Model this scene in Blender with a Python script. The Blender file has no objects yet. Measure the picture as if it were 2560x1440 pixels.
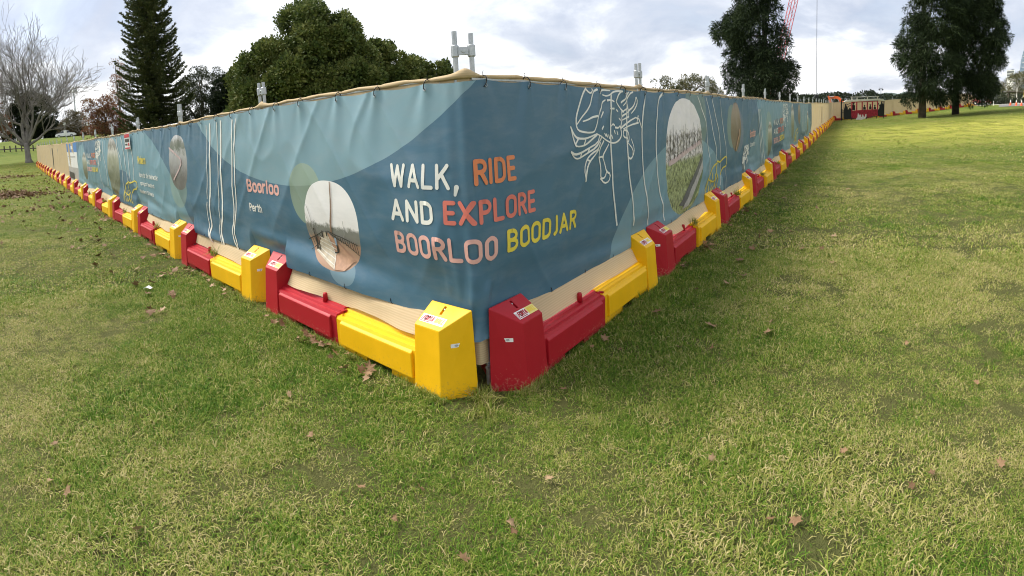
import bpy, bmesh, math, random
import numpy as np
from mathutils import Vector, Matrix, Euler

random.seed(7)
RNG = np.random.default_rng(7)
sc = bpy.context.scene
COL = sc.collection
R = math.radians

# ------------------------------------------------------------------ camera (a hand-held cylindrical panorama)
K, Y0 = 1335.85, 415.04                       # photograph pixels per radian, row of the cylinder's equator
ROLL, PITCH = R(-2.7529), R(-5.0189)
CAM_H = 1.56216
cr, sr_, cp, sp = math.cos(ROLL), math.sin(ROLL), math.cos(PITCH), math.sin(PITCH)
MT = np.array([[cr, 0, sr_], [0, 1, 0], [-sr_, 0, cr]]) @ np.array([[1, 0, 0], [0, cp, sp], [0, -sp, cp]])
cam = bpy.data.cameras.new('camera')
cam_ob = bpy.data.objects.new('camera', cam)
COL.objects.link(cam_ob)
m = Matrix.Identity(4)
for r_ in range(3):
    m[r_][0], m[r_][1], m[r_][2] = MT[0][r_], MT[2][r_], -MT[1][r_]
m[2][3] = CAM_H
cam_ob.matrix_world = m
cam.type = 'PANO'
cam.panorama_type = 'CENTRAL_CYLINDRICAL'
cam.central_cylindrical_range_u_min = -1280 / K
cam.central_cylindrical_range_u_max = 1280 / K
cam.central_cylindrical_range_v_min = (Y0 - 1440) / K
cam.central_cylindrical_range_v_max = Y0 / K
cam.central_cylindrical_radius = 1.0
cam.clip_start, cam.clip_end = 0.05, 20000
sc.camera = cam_ob

# ------------------------------------------------------------------ sky, sun, exposure
SUN_EL, SUN_AZ = 50.0, -72.0                  # degrees; azimuth from +Y, clockwise
world = bpy.data.worlds.new('World')
sc.world = world
world.use_nodes = True
wn, wl = world.node_tree.nodes, world.node_tree.links
wn.clear()
w_out = wn.new('ShaderNodeOutputWorld')
sky = wn.new('ShaderNodeTexSky')
sky.sky_type = 'NISHITA'
sky.sun_disc = False
sky.sun_elevation = R(SUN_EL)
sky.sun_rotation = R(SUN_AZ)
sky.air_density, sky.dust_density = 1.2, 2.0
bg_sky = wn.new('ShaderNodeBackground')
bg_sky.inputs[1].default_value = 0.06
wl.new(sky.outputs[0], bg_sky.inputs[0])
# cloud deck: noise on a plane overhead so that the clouds flatten towards the horizon
tc = wn.new('ShaderNodeTexCoord')
sep = wn.new('ShaderNodeSeparateXYZ')
wl.new(tc.outputs['Generated'], sep.inputs[0])
def wmath(op, a, b=None, c=None):
    n = wn.new('ShaderNodeMath'); n.operation = op
    for i, v in enumerate((a, b, c)):
        if v is None: continue
        if isinstance(v, (int, float)): n.inputs[i].default_value = v
        else: wl.new(v, n.inputs[i])
    return n.outputs[0]
zz = wmath('MAXIMUM', sep.outputs[2], 0.0)
den = wmath('ADD', zz, 0.30)
cx = wmath('DIVIDE', sep.outputs[0], den)
cy = wmath('DIVIDE', sep.outputs[1], den)
cmb = wn.new('ShaderNodeCombineXYZ')
wl.new(cx, cmb.inputs[0]); wl.new(cy, cmb.inputs[1])
def wnoise(scale, detail, rough, off, dist=0.0):
    mp = wn.new('ShaderNodeMapping')
    mp.inputs['Location'].default_value = off
    wl.new(cmb.outputs[0], mp.inputs[0])
    n = wn.new('ShaderNodeTexNoise')
    n.inputs['Scale'].default_value = scale
    n.inputs['Detail'].default_value = detail
    n.inputs['Roughness'].default_value = rough
    n.inputs['Distortion'].default_value = dist
    wl.new(mp.outputs[0], n.inputs['Vector'])
    return n.outputs['Fac']
def wramp(src, stops):
    n = wn.new('ShaderNodeValToRGB')
    el = n.color_ramp.elements
    while len(el) < len(stops): el.new(0.5)
    for e, (p, c) in zip(el, stops):
        e.position = p
        e.color = (*c, 1) if len(c) == 3 else c
    wl.new(src, n.inputs[0])
    return n.outputs[0]
n1 = wnoise(1.25, 8, 0.55, (3.1, 1.7, 0), 0.35)
n2 = wnoise(3.6, 8, 0.58, (8.2, 4.4, 2), 0.3)
bright = wramp(n1, [(0.38, (0.33, 0.355, 0.42)), (0.46, (0.42, 0.44, 0.49)), (0.51, (0.56, 0.57, 0.595)), (0.56, (0.67, 0.67, 0.675))])
thin = wramp(n2, [(0.36, (0.80, 0.83, 0.89)), (0.58, (1.0, 1.0, 1.0))])
mx = wn.new('ShaderNodeMix'); mx.data_type = 'RGBA'; mx.blend_type = 'MULTIPLY'
mx.inputs[0].default_value = 0.8
wl.new(bright, mx.inputs[6]); wl.new(thin, mx.inputs[7])
bg_cloud = wn.new('ShaderNodeBackground')
bg_cloud.inputs[1].default_value = 0.415
wl.new(mx.outputs[2], bg_cloud.inputs[0])
cover = wramp(n1, [(0.20, (0.62, 0.62, 0.62)), (0.42, (0.93, 0.93, 0.93))])
mixs = wn.new('ShaderNodeMixShader')
wl.new(cover, mixs.inputs[0]); wl.new(bg_sky.outputs[0], mixs.inputs[1]); wl.new(bg_cloud.outputs[0], mixs.inputs[2])
wl.new(mixs.outputs[0], w_out.inputs[0])

sun = bpy.data.lights.new('sun', 'SUN')
sun.energy = 1.2
sun.angle = R(32)
sun.color = (1.0, 0.95, 0.87)
sun_ob = bpy.data.objects.new('sun', sun)
COL.objects.link(sun_ob)
sd = Vector((math.sin(R(SUN_AZ)) * math.cos(R(SUN_EL)), math.cos(R(SUN_AZ)) * math.cos(R(SUN_EL)), math.sin(R(SUN_EL))))
sun_ob.rotation_euler = sd.to_track_quat('Z', 'Y').to_euler()
sun_ob.location = (0, 0, 40)

sc.render.engine = 'CYCLES'
sc.cycles.max_bounces = 6
sc.cycles.diffuse_bounces = 3
sc.cycles.glossy_bounces = 2
sc.cycles.transmission_bounces = 3
sc.cycles.transparent_max_bounces = 6
sc.cycles.use_adaptive_sampling = True
sc.cycles.adaptive_threshold = 0.02
sc.cycles.use_denoising = True
sc.cycles.filter_width = 1.05
sc.view_settings.view_transform = 'Standard'
sc.view_settings.look = 'None'
sc.view_settings.gamma = 1.0
sc.view_settings.exposure = 2.25
sc.view_settings.use_curve_mapping = False

# ------------------------------------------------------------------ placing: pixel of the photograph + distance -> point
def ray(px, py):
    t = (px - 1280) / K
    return MT.T @ np.array([math.sin(t), math.cos(t), (Y0 - py) / K])
def at(px, py, dist):
    r = ray(px, py)
    r = r * (dist / math.hypot(r[0], r[1]))
    return Vector((r[0], r[1], r[2] + CAM_H))
# height of the ground: flat around the camera, rising gently away, most of all to the right
_AZ = [-180, -120, -80, -60, -53, -45, -35, -20, 0, 20, 30, 34, 40, 45, 50, 56, 70, 100, 140, 180]
_RISE = [.3, .4, .9, 1.0, 1.05, .8, .55, .4, .3, .45, .75, .88, 1.22, 1.7, 2.2, 2.75, 3.1, 2.4, .8, .3]
def terrain(x, y):
    r = math.hypot(x, y)
    az = math.degrees(math.atan2(x, y))
    a = float(np.interp(az, _AZ, _RISE))
    t = max(0.0, min(1.25, (r - 7) / 53))
    z = a * t ** 1.35
    if az < -28:                               # the road bank on the left
        w = min(1.0, (-28 - az) / 8)
        b = max(0.0, min(1.0, (r - 70) / 38)); b = b * b * (3 - 2 * b)
        z += w * b * 3.7
    z += 0.02 * math.sin(x * .9 + .5) * math.sin(y * 1.1) * min(1, r / 6)
    return z
def ground_at(px, dist):
    p = at(px, 300, dist)
    return Vector((p.x, p.y, terrain(p.x, p.y)))

# fence lines: a right-angled corner just ahead of the camera
UNIT = 2.4
C0 = np.array([-0.22464, 2.91])
DR = np.array([math.cos(R(53.4063)), math.sin(R(53.4063))])
DL = np.array([-DR[1], DR[0]])
NR = np.array([DR[1], -DR[0]])
NL = np.array([-DL[1], DL[0]])
C0 = C0 - .03 * (NL + NR)
FH = 1.80                                      # height of the fence top
RC = 0.035
def path(u):
    """point, outward normal of the fence line at u (negative: left of the corner)"""
    q = math.sqrt(u * u + RC * RC)
    a, b = (q - u) / 2, (q + u) / 2
    p = C0 + DL * a + DR * b
    wa, wb = (1 - u / q) / 2, (1 + u / q) / 2
    t = DR * wb - DL * wa
    t = t / np.linalg.norm(t)
    return p, np.array([t[1], -t[0]])

# ------------------------------------------------------------------ small mesh kit
def link(ob, parent=None):
    COL.objects.link(ob)
    if parent is not None:
        ob.parent = parent
    return ob
def thing(name, label, cat, loc=(0, 0, 0), rz=0.0, group=None):
    o = bpy.data.objects.new(name, None)
    COL.objects.link(o)
    o.location = loc
    o.rotation_euler = (0, 0, rz)
    o.empty_display_size = 0.2
    return tag(o, label, cat, group)
def tag(o, label=None, cat=None, group=None, kind=None):
    if label: o['label'] = label
    if cat: o['category'] = cat
    if group: o['group'] = group
    if kind: o['kind'] = kind
    return o
def mesh(name, verts, faces, mats, smooth=False, midx=None):
    me = bpy.data.meshes.new(name)
    me.from_pydata([tuple(v) for v in verts], [], faces)
    for mt in (mats if isinstance(mats, (list, tuple)) else [mats]):
        me.materials.append(mt)
    if smooth:
        me.polygons.foreach_set('use_smooth', [True] * len(me.polygons))
    if midx is not None:
        me.polygons.foreach_set('material_index', midx)
    me.update()
    return me
def obj(name, me, parent=None):
    return link(bpy.data.objects.new(name, me), parent)
def fast_mesh(name, V, F, mat, smooth=False):
    """V (n,3), F (m,k) with k 3 or 4"""
    V = np.asarray(V, dtype=np.float32); F = np.asarray(F, dtype=np.int32)
    me = bpy.data.meshes.new(name)
    me.vertices.add(len(V)); me.vertices.foreach_set('co', V.ravel())
    me.loops.add(F.size); me.loops.foreach_set('vertex_index', F.ravel())
    me.polygons.add(len(F))
    me.polygons.foreach_set('loop_start', np.arange(0, F.size, F.shape[1], dtype=np.int32))
    me.materials.append(mat)
    if smooth:
        me.polygons.foreach_set('use_smooth', np.ones(len(F), dtype=bool))
    me.update(calc_edges=True)
    return me
class MB:
    def __init__(s): s.v, s.f, s.i = [], [], []
    def add(s, verts, faces, mi=0):
        o = len(s.v)
        s.v += [tuple(v) for v in verts]
        for f in faces:
            s.f.append(tuple(o + k for k in f)); s.i.append(mi)
        return s
    def box(s, a, b, mi=0):
        (x0, y0, z0), (x1, y1, z1) = a, b
        return s.add([(x0, y0, z0), (x1, y0, z0), (x1, y1, z0), (x0, y1, z0), (x0, y0, z1), (x1, y0, z1), (x1, y1, z1), (x0, y1, z1)],
                     [(0, 3, 2, 1), (4, 5, 6, 7), (0, 1, 5, 4), (1, 2, 6, 5), (2, 3, 7, 6), (3, 0, 4, 7)], mi)
    def prism(s, poly, y0, y1, mi=0, axis='y'):
        """closed outline in (x, z) pushed from y0 to y1"""
        n = len(poly)
        A = [(x, y0, z) for x, z in poly] + [(x, y1, z) for x, z in poly]
        if axis == 'x':
            A = [(y, x, z) for x, y, z in A]
        F = [tuple(range(n)), tuple(range(2 * n - 1, n - 1, -1))]
        F += [(k, n + k, n + (k + 1) % n, (k + 1) % n) for k in range(n)]
        return s.add(A, F, mi)
    def tube(s, pts, rad, n=6, mi=0, cap=True):
        pts = [Vector(p) for p in pts]
        rad = rad if isinstance(rad, (list, tuple)) else [rad] * len(pts)
        o = len(s.v)
        prev = None
        for k, p in enumerate(pts):
            d = (pts[min(k + 1, len(pts) - 1)] - pts[max(k - 1, 0)])
            d = d.normalized() if d.length > 1e-9 else Vector((0, 0, 1))
            a = prev if prev is not None else (Vector((0, 0, 1)) if abs(d.z) < .9 else Vector((1, 0, 0)))
            x = (a - d * a.dot(d)).normalized(); prev = x
            y = d.cross(x)
            for j in range(n):
                t = 2 * math.pi * j / n
                s.v.append(tuple(p + (x * math.cos(t) + y * math.sin(t)) * rad[k]))
        for k in range(len(pts) - 1):
            for j in range(n):
                a, b = o + k * n + j, o + k * n + (j + 1) % n
                s.f.append((a, b, b + n, a + n)); s.i.append(mi)
        if cap:
            s.f.append(tuple(o + j for j in reversed(range(n)))); s.i.append(mi)
            e = o + (len(pts) - 1) * n
            s.f.append(tuple(e + j for j in range(n))); s.i.append(mi)
        return s
    def me(s, name, mats, smooth=False): return mesh(name, s.v, s.f, mats, smooth, s.i)
    def ob(s, name, mats, parent=None, smooth=False): return obj(name, s.me(name, mats, smooth), parent)
def bevel_me(me, off=.006, seg=2, ang=30):
    bm = bmesh.new(); bm.from_mesh(me)
    bmesh.ops.remove_doubles(bm, verts=bm.verts, dist=1e-5)
    bmesh.ops.recalc_face_normals(bm, faces=bm.faces)
    ed = [e for e in bm.edges if len(e.link_faces) == 2 and e.calc_face_angle(0) > R(ang)]
    bmesh.ops.bevel(bm, geom=ed, offset=off, segments=seg, profile=0.6, affect='EDGES', clamp_overlap=True)
    bm.to_mesh(me); bm.free()
    return me
def fix_normals(me):
    bm = bmesh.new(); bm.from_mesh(me)
    bmesh.ops.recalc_face_normals(bm, faces=bm.faces)
    bm.to_mesh(me); bm.free()
    return me
def vnoise(x, y, seed=0):
    """smooth value noise in -1..1 on arrays"""
    x = np.asarray(x, float); y = np.asarray(y, float)
    xi, yi = np.floor(x).astype(np.int64), np.floor(y).astype(np.int64)
    fx, fy = x - xi, y - yi
    fx = fx * fx * fx * (fx * (fx * 6 - 15) + 10); fy = fy * fy * fy * (fy * (fy * 6 - 15) + 10)
    def h(a, b):
        n = (a * 374761393 + b * 668265263 + seed * 1442695041) & 0xffffffff
        n = ((n ^ (n >> 13)) * 1274126177) & 0xffffffff
        return ((n ^ (n >> 16)) & 0xffff) / 32767.5 - 1
    return (h(xi, yi) * (1 - fx) + h(xi + 1, yi) * fx) * (1 - fy) + (h(xi, yi + 1) * (1 - fx) + h(xi + 1, yi + 1) * fx) * fy

# ------------------------------------------------------------------ materials
class NT:
    def __init__(s, name):
        s.m = bpy.data.materials.new(name); s.m.use_nodes = True
        s.t = s.m.node_tree; s.n, s.l = s.t.nodes, s.t.links
        s.b = s.n['Principled BSDF']; s.out = s.n['Material Output']
    def node(s, typ, **kw):
        n = s.n.new(typ)
        for k, v in kw.items(): setattr(n, k, v)
        return n
    def put(s, sock, v):
        if isinstance(v, bpy.types.NodeSocket): s.l.new(v, sock)
        elif isinstance(v, (tuple, list)) and len(v) == 3 and sock.type == 'RGBA': sock.default_value = (*v, 1)
        else: sock.default_value = v
    def math(s, op, a, b=0.0, clamp=False):
        n = s.node('ShaderNodeMath', operation=op, use_clamp=clamp)
        s.put(n.inputs[0], a); s.put(n.inputs[1], b)
        return n.outputs[0]
    def coord(s, kind='Object'):
        if kind == 'World': return s.node('ShaderNodeNewGeometry').outputs['Position']
        return s.node('ShaderNodeTexCoord').outputs[kind]
    def noise(s, vec, scale, detail=4, rough=.55, dist=0.0, stretch=None):
        if stretch:
            mp = s.node('ShaderNodeMapping'); mp.inputs['Scale'].default_value = stretch
            s.l.new(vec, mp.inputs[0]); vec = mp.outputs[0]
        n = s.node('ShaderNodeTexNoise')
        n.inputs['Scale'].default_value = scale; n.inputs['Detail'].default_value = detail
        n.inputs['Roughness'].default_value = rough; n.inputs['Distortion'].default_value = dist
        s.l.new(vec, n.inputs['Vector'])
        return n.outputs['Fac']
    def ramp(s, fac, stops):
        n = s.node('ShaderNodeValToRGB'); el = n.color_ramp.elements
        while len(el) < len(stops): el.new(.5)
        for e, (p, c) in zip(el, stops):
            e.position = p; e.color = (*c, 1) if isinstance(c, tuple) else (c, c, c, 1)
        s.l.new(fac, n.inputs[0])
        return n.outputs[0]
    def mix(s, fac, a, b, blend='MIX'):
        n = s.node('ShaderNodeMix', data_type='RGBA', blend_type=blend)
        s.put(n.inputs[0], fac); s.put(n.inputs[6], a); s.put(n.inputs[7], b)
        return n.outputs[2]
    def bump(s, h, strength=.3, dist=.01):
        n = s.node('ShaderNodeBump'); n.inputs['Strength'].default_value = strength; n.inputs['Distance'].default_value = dist
        s.l.new(h, n.inputs['Height']); s.l.new(n.outputs[0], s.b.inputs['Normal'])
    def set(s, base=None, rough=None, metal=None, spec=None):
        if base is not None: s.put(s.b.inputs['Base Color'], base)
        if rough is not None: s.put(s.b.inputs['Roughness'], rough)
        if metal is not None: s.put(s.b.inputs['Metallic'], metal)
        if spec is not None: s.put(s.b.inputs['Specular IOR Level'], spec)
        return s.m
def plain(name, c, rough=.6, metal=0.0, var=.25, scale=6, spec=.4, bump=0.0):
    t = NT(name)
    n = t.noise(t.coord(), scale, 5)
    lo = tuple(max(0, v * (1 - var)) for v in c); hi = tuple(min(1, v * (1 + var)) for v in c)
    col = t.ramp(n, [(.3, lo), (.7, hi)])
    if bump: t.bump(n, bump, .01)
    return t.set(col, rough, metal, spec)
def leaf_mat(name, cols, trans=.25, rough=.6, pos_scale=.35, spec=.25, per_leaf=.55):
    """foliage: colour differs leaf by leaf and from branch to branch"""
    t = NT(name)
    g = t.node('ShaderNodeNewGeometry')
    isl = g.outputs['Random Per Island']
    n = t.noise(t.coord('Object'), pos_scale, 3)
    f = t.math('ADD', t.math('MULTIPLY', isl, per_leaf), t.math('MULTIPLY', n, 1.30 - per_leaf))
    k = len(cols)
    col = t.ramp(f, [(.25 + .6 * i / max(1, k - 1), c) for i, c in enumerate(cols)])
    t.set(col, rough, 0, spec)
    tr = t.node('ShaderNodeBsdfTranslucent'); t.l.new(col, tr.inputs[0])
    mxs = t.node('ShaderNodeMixShader'); mxs.inputs[0].default_value = trans
    t.l.new(t.b.outputs[0], mxs.inputs[1]); t.l.new(tr.outputs[0], mxs.inputs[2]); t.l.new(mxs.outputs[0], t.out.inputs[0])
    return t.m
M = {}
def plastic(name, c, scuff):
    t = NT(name)
    co = t.coord()
    n1 = t.noise(co, 5, 6, .6)
    n2 = t.noise(co, 55, 4, .7)
    base = t.ramp(n1, [(.25, tuple(v * .86 for v in c)), (.7, c)])
    # mud splashes and dust kicked up from the lawn, more of it low down
    z = t.node('ShaderNodeSeparateXYZ'); t.l.new(co, z.inputs[0])
    low = t.math('SUBTRACT', 1.0, t.math('MULTIPLY', z.outputs[2], 4.5), True)
    spl = t.ramp(t.math('ADD', t.math('MULTIPLY', n2, .75), t.math('MULTIPLY', low, .23)), [(.56, 0.0), (.68, .6)])
    base = t.mix(spl, base, scuff)
    t.bump(n2, .06, .004)
    rg = t.ramp(n1, [(.3, .42), (.7, .58)])
    return t.set(base, rg, 0, .32)
M['yellow'] = plastic('yellow_plastic', (.90, .50, .004), (.38, .25, .07))
M['red'] = plastic('red_plastic', (.42, .010, .020), (.45, .22, .15))
M['white'] = plain('white_vinyl', (.78, .77, .74), .5, var=.05)
M['pale_yellow'] = plain('pale_yellow_vinyl', (.80, .66, .22), .5, var=.05)
M['print_red'] = plain('print_red', (.45, .03, .04), .5, var=.08)
M['print_yellow'] = plain('print_yellow', (.80, .60, .07), .5, var=.06)
M['print_grey'] = plain('print_grey', (.12, .13, .14), .5, var=.1)
M['black'] = plain('black_nylon', (.012, .012, .013), .45, var=.2)
def galv():
    t = NT('galvanised_steel')
    n = t.noise(t.coord(), 30, 6, .6)
    t.bump(n, .12, .004)
    return t.set(t.ramp(n, [(.3, (.36, .38, .39)), (.7, (.56, .58, .59))]), t.ramp(n, [(.3, .32), (.7, .5)]), .75, .5)
M['galv'] = galv()
# ------------------------------------------------------------------ ground
def grass_ground():
    t = NT('lawn')
    co = t.coord('World')
    big = t.noise(co, .16, 4, .55, .4)
    mid = t.noise(co, .9, 5, .6, .3)
    fine = t.noise(co, 14, 5, .7)
    tiny = t.noise(co, 70, 3, .7)
    c = t.mix(t.ramp(big, [(.36, 0.0), (.62, 1.0)]), (.11, .165, .022), (.22, .26, .045))
    c = t.mix(t.ramp(mid, [(.40, 0.0), (.66, .75)]), c, (.30, .30, .07))
    c = t.mix(t.ramp(fine, [(.38, .75), (.58, 0.0)]), c, (.07, .11, .018))
    c = t.mix(t.ramp(tiny, [(.46, .55), (.66, 0.0)]), c, (.06, .09, .016))
    # bare soil and thatch show close to the camera, under the blades
    sep_ = t.node('ShaderNodeSeparateXYZ'); t.l.new(co, sep_.inputs[0])
    r2 = t.math('POWER', t.math('ADD', t.math('MULTIPLY', sep_.outputs[0], sep_.outputs[0]), t.math('MULTIPLY', sep_.outputs[1], sep_.outputs[1])), .5)
    near = t.math('SUBTRACT', 1.0, t.math('DIVIDE', t.math('SUBTRACT', r2, 9.0), 12.0), True)
    q = t.math('SUBTRACT', 1.0, t.math('ADD', t.math('POWER', t.math('DIVIDE', t.math('SUBTRACT', sep_.outputs[0], 27.0), 17.0), 2.0), t.math('POWER', t.math('DIVIDE', t.math('SUBTRACT', sep_.outputs[1], 21.0), 11.0), 2.0)), True)
    c = t.mix(t.math('MULTIPLY', q, t.math('ADD', .35, mid)), c, (.40, .385, .075))
    soil = t.mix(mid, (.060, .060, .022), (.12, .115, .045))
    c = t.mix(t.math('MULTIPLY', near, .82), c, soil)
    t.bump(t.math('ADD', fine, t.math('MULTIPLY', tiny, .5)), .9, .05)
    return t.set(c, .95, 0, .1)
M['lawn'] = grass_ground()
radii = [0.0] + list(np.concatenate([np.linspace(.6, 14, 34), np.geomspace(14.6, 140, 46), np.geomspace(155, 9000, 26)]))
NA = 180
V, F = [(0, 0, terrain(0, 0.01))], []
for r in radii[1:]:
    for k in range(NA):
        a = 2 * math.pi * k / NA
        x, y = r * math.sin(a), r * math.cos(a)
        V.append((x, y, terrain(x, y)))
for k in range(NA):
    F.append((0, 1 + (k + 1) % NA, 1 + k))
for j in range(len(radii) - 2):
    for k in range(NA):
        a, b = 1 + j * NA + k, 1 + j * NA + (k + 1) % NA
        F.append((a, b, b + NA, a + NA))
me = mesh('ground', V, F, M['lawn'], True)
fix_normals(me)
ground = obj('ground', me)
tag(ground, 'mown park lawn, patchy green and straw yellow, rising to the right', None, None, 'structure')

# ------------------------------------------------------------------ the banner
_UT = np.linspace(-60, 60, 481)
_TT = np.array([terrain(*path(float(u))[0]) for u in _UT])
def fence_z(u): return np.interp(u, _UT, _TT)
B_L, B_R = -16.0, 22.5
B_TOP, B_BOT = 1.795, 0.400
ties = []
x = -0.28
while x > B_L: ties.append(x); x -= random.uniform(.40, .56)
x = 0.13
while x < B_R: ties.append(x); x += random.uniform(.40, .56)
TIES = np.array(sorted(ties))
LEAN = RNG.uniform(-.55, .55, len(TIES))
def path_arr(u):
    q = np.sqrt(u * u + RC * RC)
    a, b = (q - u) / 2, (q + u) / 2
    P = C0[None] + a[:, None] * DL + b[:, None] * DR
    T_ = DR[None] * ((1 + u / q) / 2)[:, None] - DL[None] * ((1 - u / q) / 2)[:, None]
    T_ /= np.linalg.norm(T_, axis=1)[:, None]
    return P, np.stack([T_[:, 1], -T_[:, 0]], 1)
def sstep(a, b, x):
    t = np.clip((x - a) / (b - a), 0, 1); return t * t * (3 - 2 * t)
def folds(u, z):
    """outward displacement of the hanging banner (m)"""
    d = np.full(u.shape, .040)
    t = B_TOP - z
    for tu, ln in zip(TIES, LEAN):
        m_ = np.abs(u - tu) < 1.1
        if not m_.any(): continue
        uu, tt = u[m_] - tu, np.clip(t[m_], 0, None)
        w = .025 + .13 * tt
        k = uu - ln * tt * .5
        d[m_] += .011 * np.exp(-(k / w) ** 2) * np.exp(-tt / .26) - .005 * np.exp(-((np.abs(k) - 2.0 * w) / w) ** 2) * np.exp(-tt / .26)
    n = vnoise(u * 1.1 + z * .9, z * .7 + u * .12, 3)
    d += .012 * n
    d += .011 * np.cos((u + .02) * 2 * math.pi / .105) * np.exp(-(u / .15) ** 2) * (.45 + .55 * vnoise(u * 0 + 3, z * 2.2, 44) ** 2 + .4 * (z < .9))
    rg = 1 - np.abs(vnoise(u * 1.5 - z * 1.3, z * .55 + u * .2, 11))
    d += .011 * (rg ** 5) * sstep(.35, .9, z)
    rg2 = 1 - np.abs(vnoise(u * 2.4 + z * 1.8, z * .6 - u * .3, 17))
    d += .007 * (rg2 ** 6)
    low = 1 - sstep(.42, .95, z)
    d += low * (.036 * vnoise(u * .55 + 3, z * 5.2 + u * .35, 5) + .013 * vnoise(u * 1.3, z * 9 + u * .7, 8))
    d += .022 * np.sin(np.clip((z - B_BOT) / (B_TOP - B_BOT), 0, 1) * math.pi)
    cn = np.exp(-(u / .22) ** 2) * (1 - sstep(.55, .95, z))
    d += cn * (.016 * vnoise(u * 16, z * 9, 21) + .010 * vnoise(u * 9 + 4, z * 15, 22))
    d += .0035 * vnoise(u * 6, z * 5, 31)
    d = d * (1 - .62 * np.exp(-(u / .16) ** 2) * sstep(.45, .75, z))
    a = np.abs(u); r_ = a % UNIT                # pressed flat behind the barrier columns
    pr = ((a < .40) & (a > .06)) | ((a > 1) & ((r_ < .36) | (r_ > UNIT - .36)))
    f = np.where(pr, 1 - sstep(.50, .66, z), 0)
    d = d * (1 - f) + np.minimum(d, .024) * f
    return np.maximum(d, .012)
def cloth(u, z, off=0.0):
    u = np.asarray(u, float); z = np.asarray(z, float)
    P, N = path_arr(u)
    d = folds(u, z) + off
    Q = P + N * d[:, None]
    return np.stack([Q[:, 0], Q[:, 1], z + fence_z(u)], 1)
def bottom_edge(u):
    return B_BOT + .012 * vnoise(u * .7, u * 0 + 2, 41) - .085 * np.exp(-(u / .26) ** 2)

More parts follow.
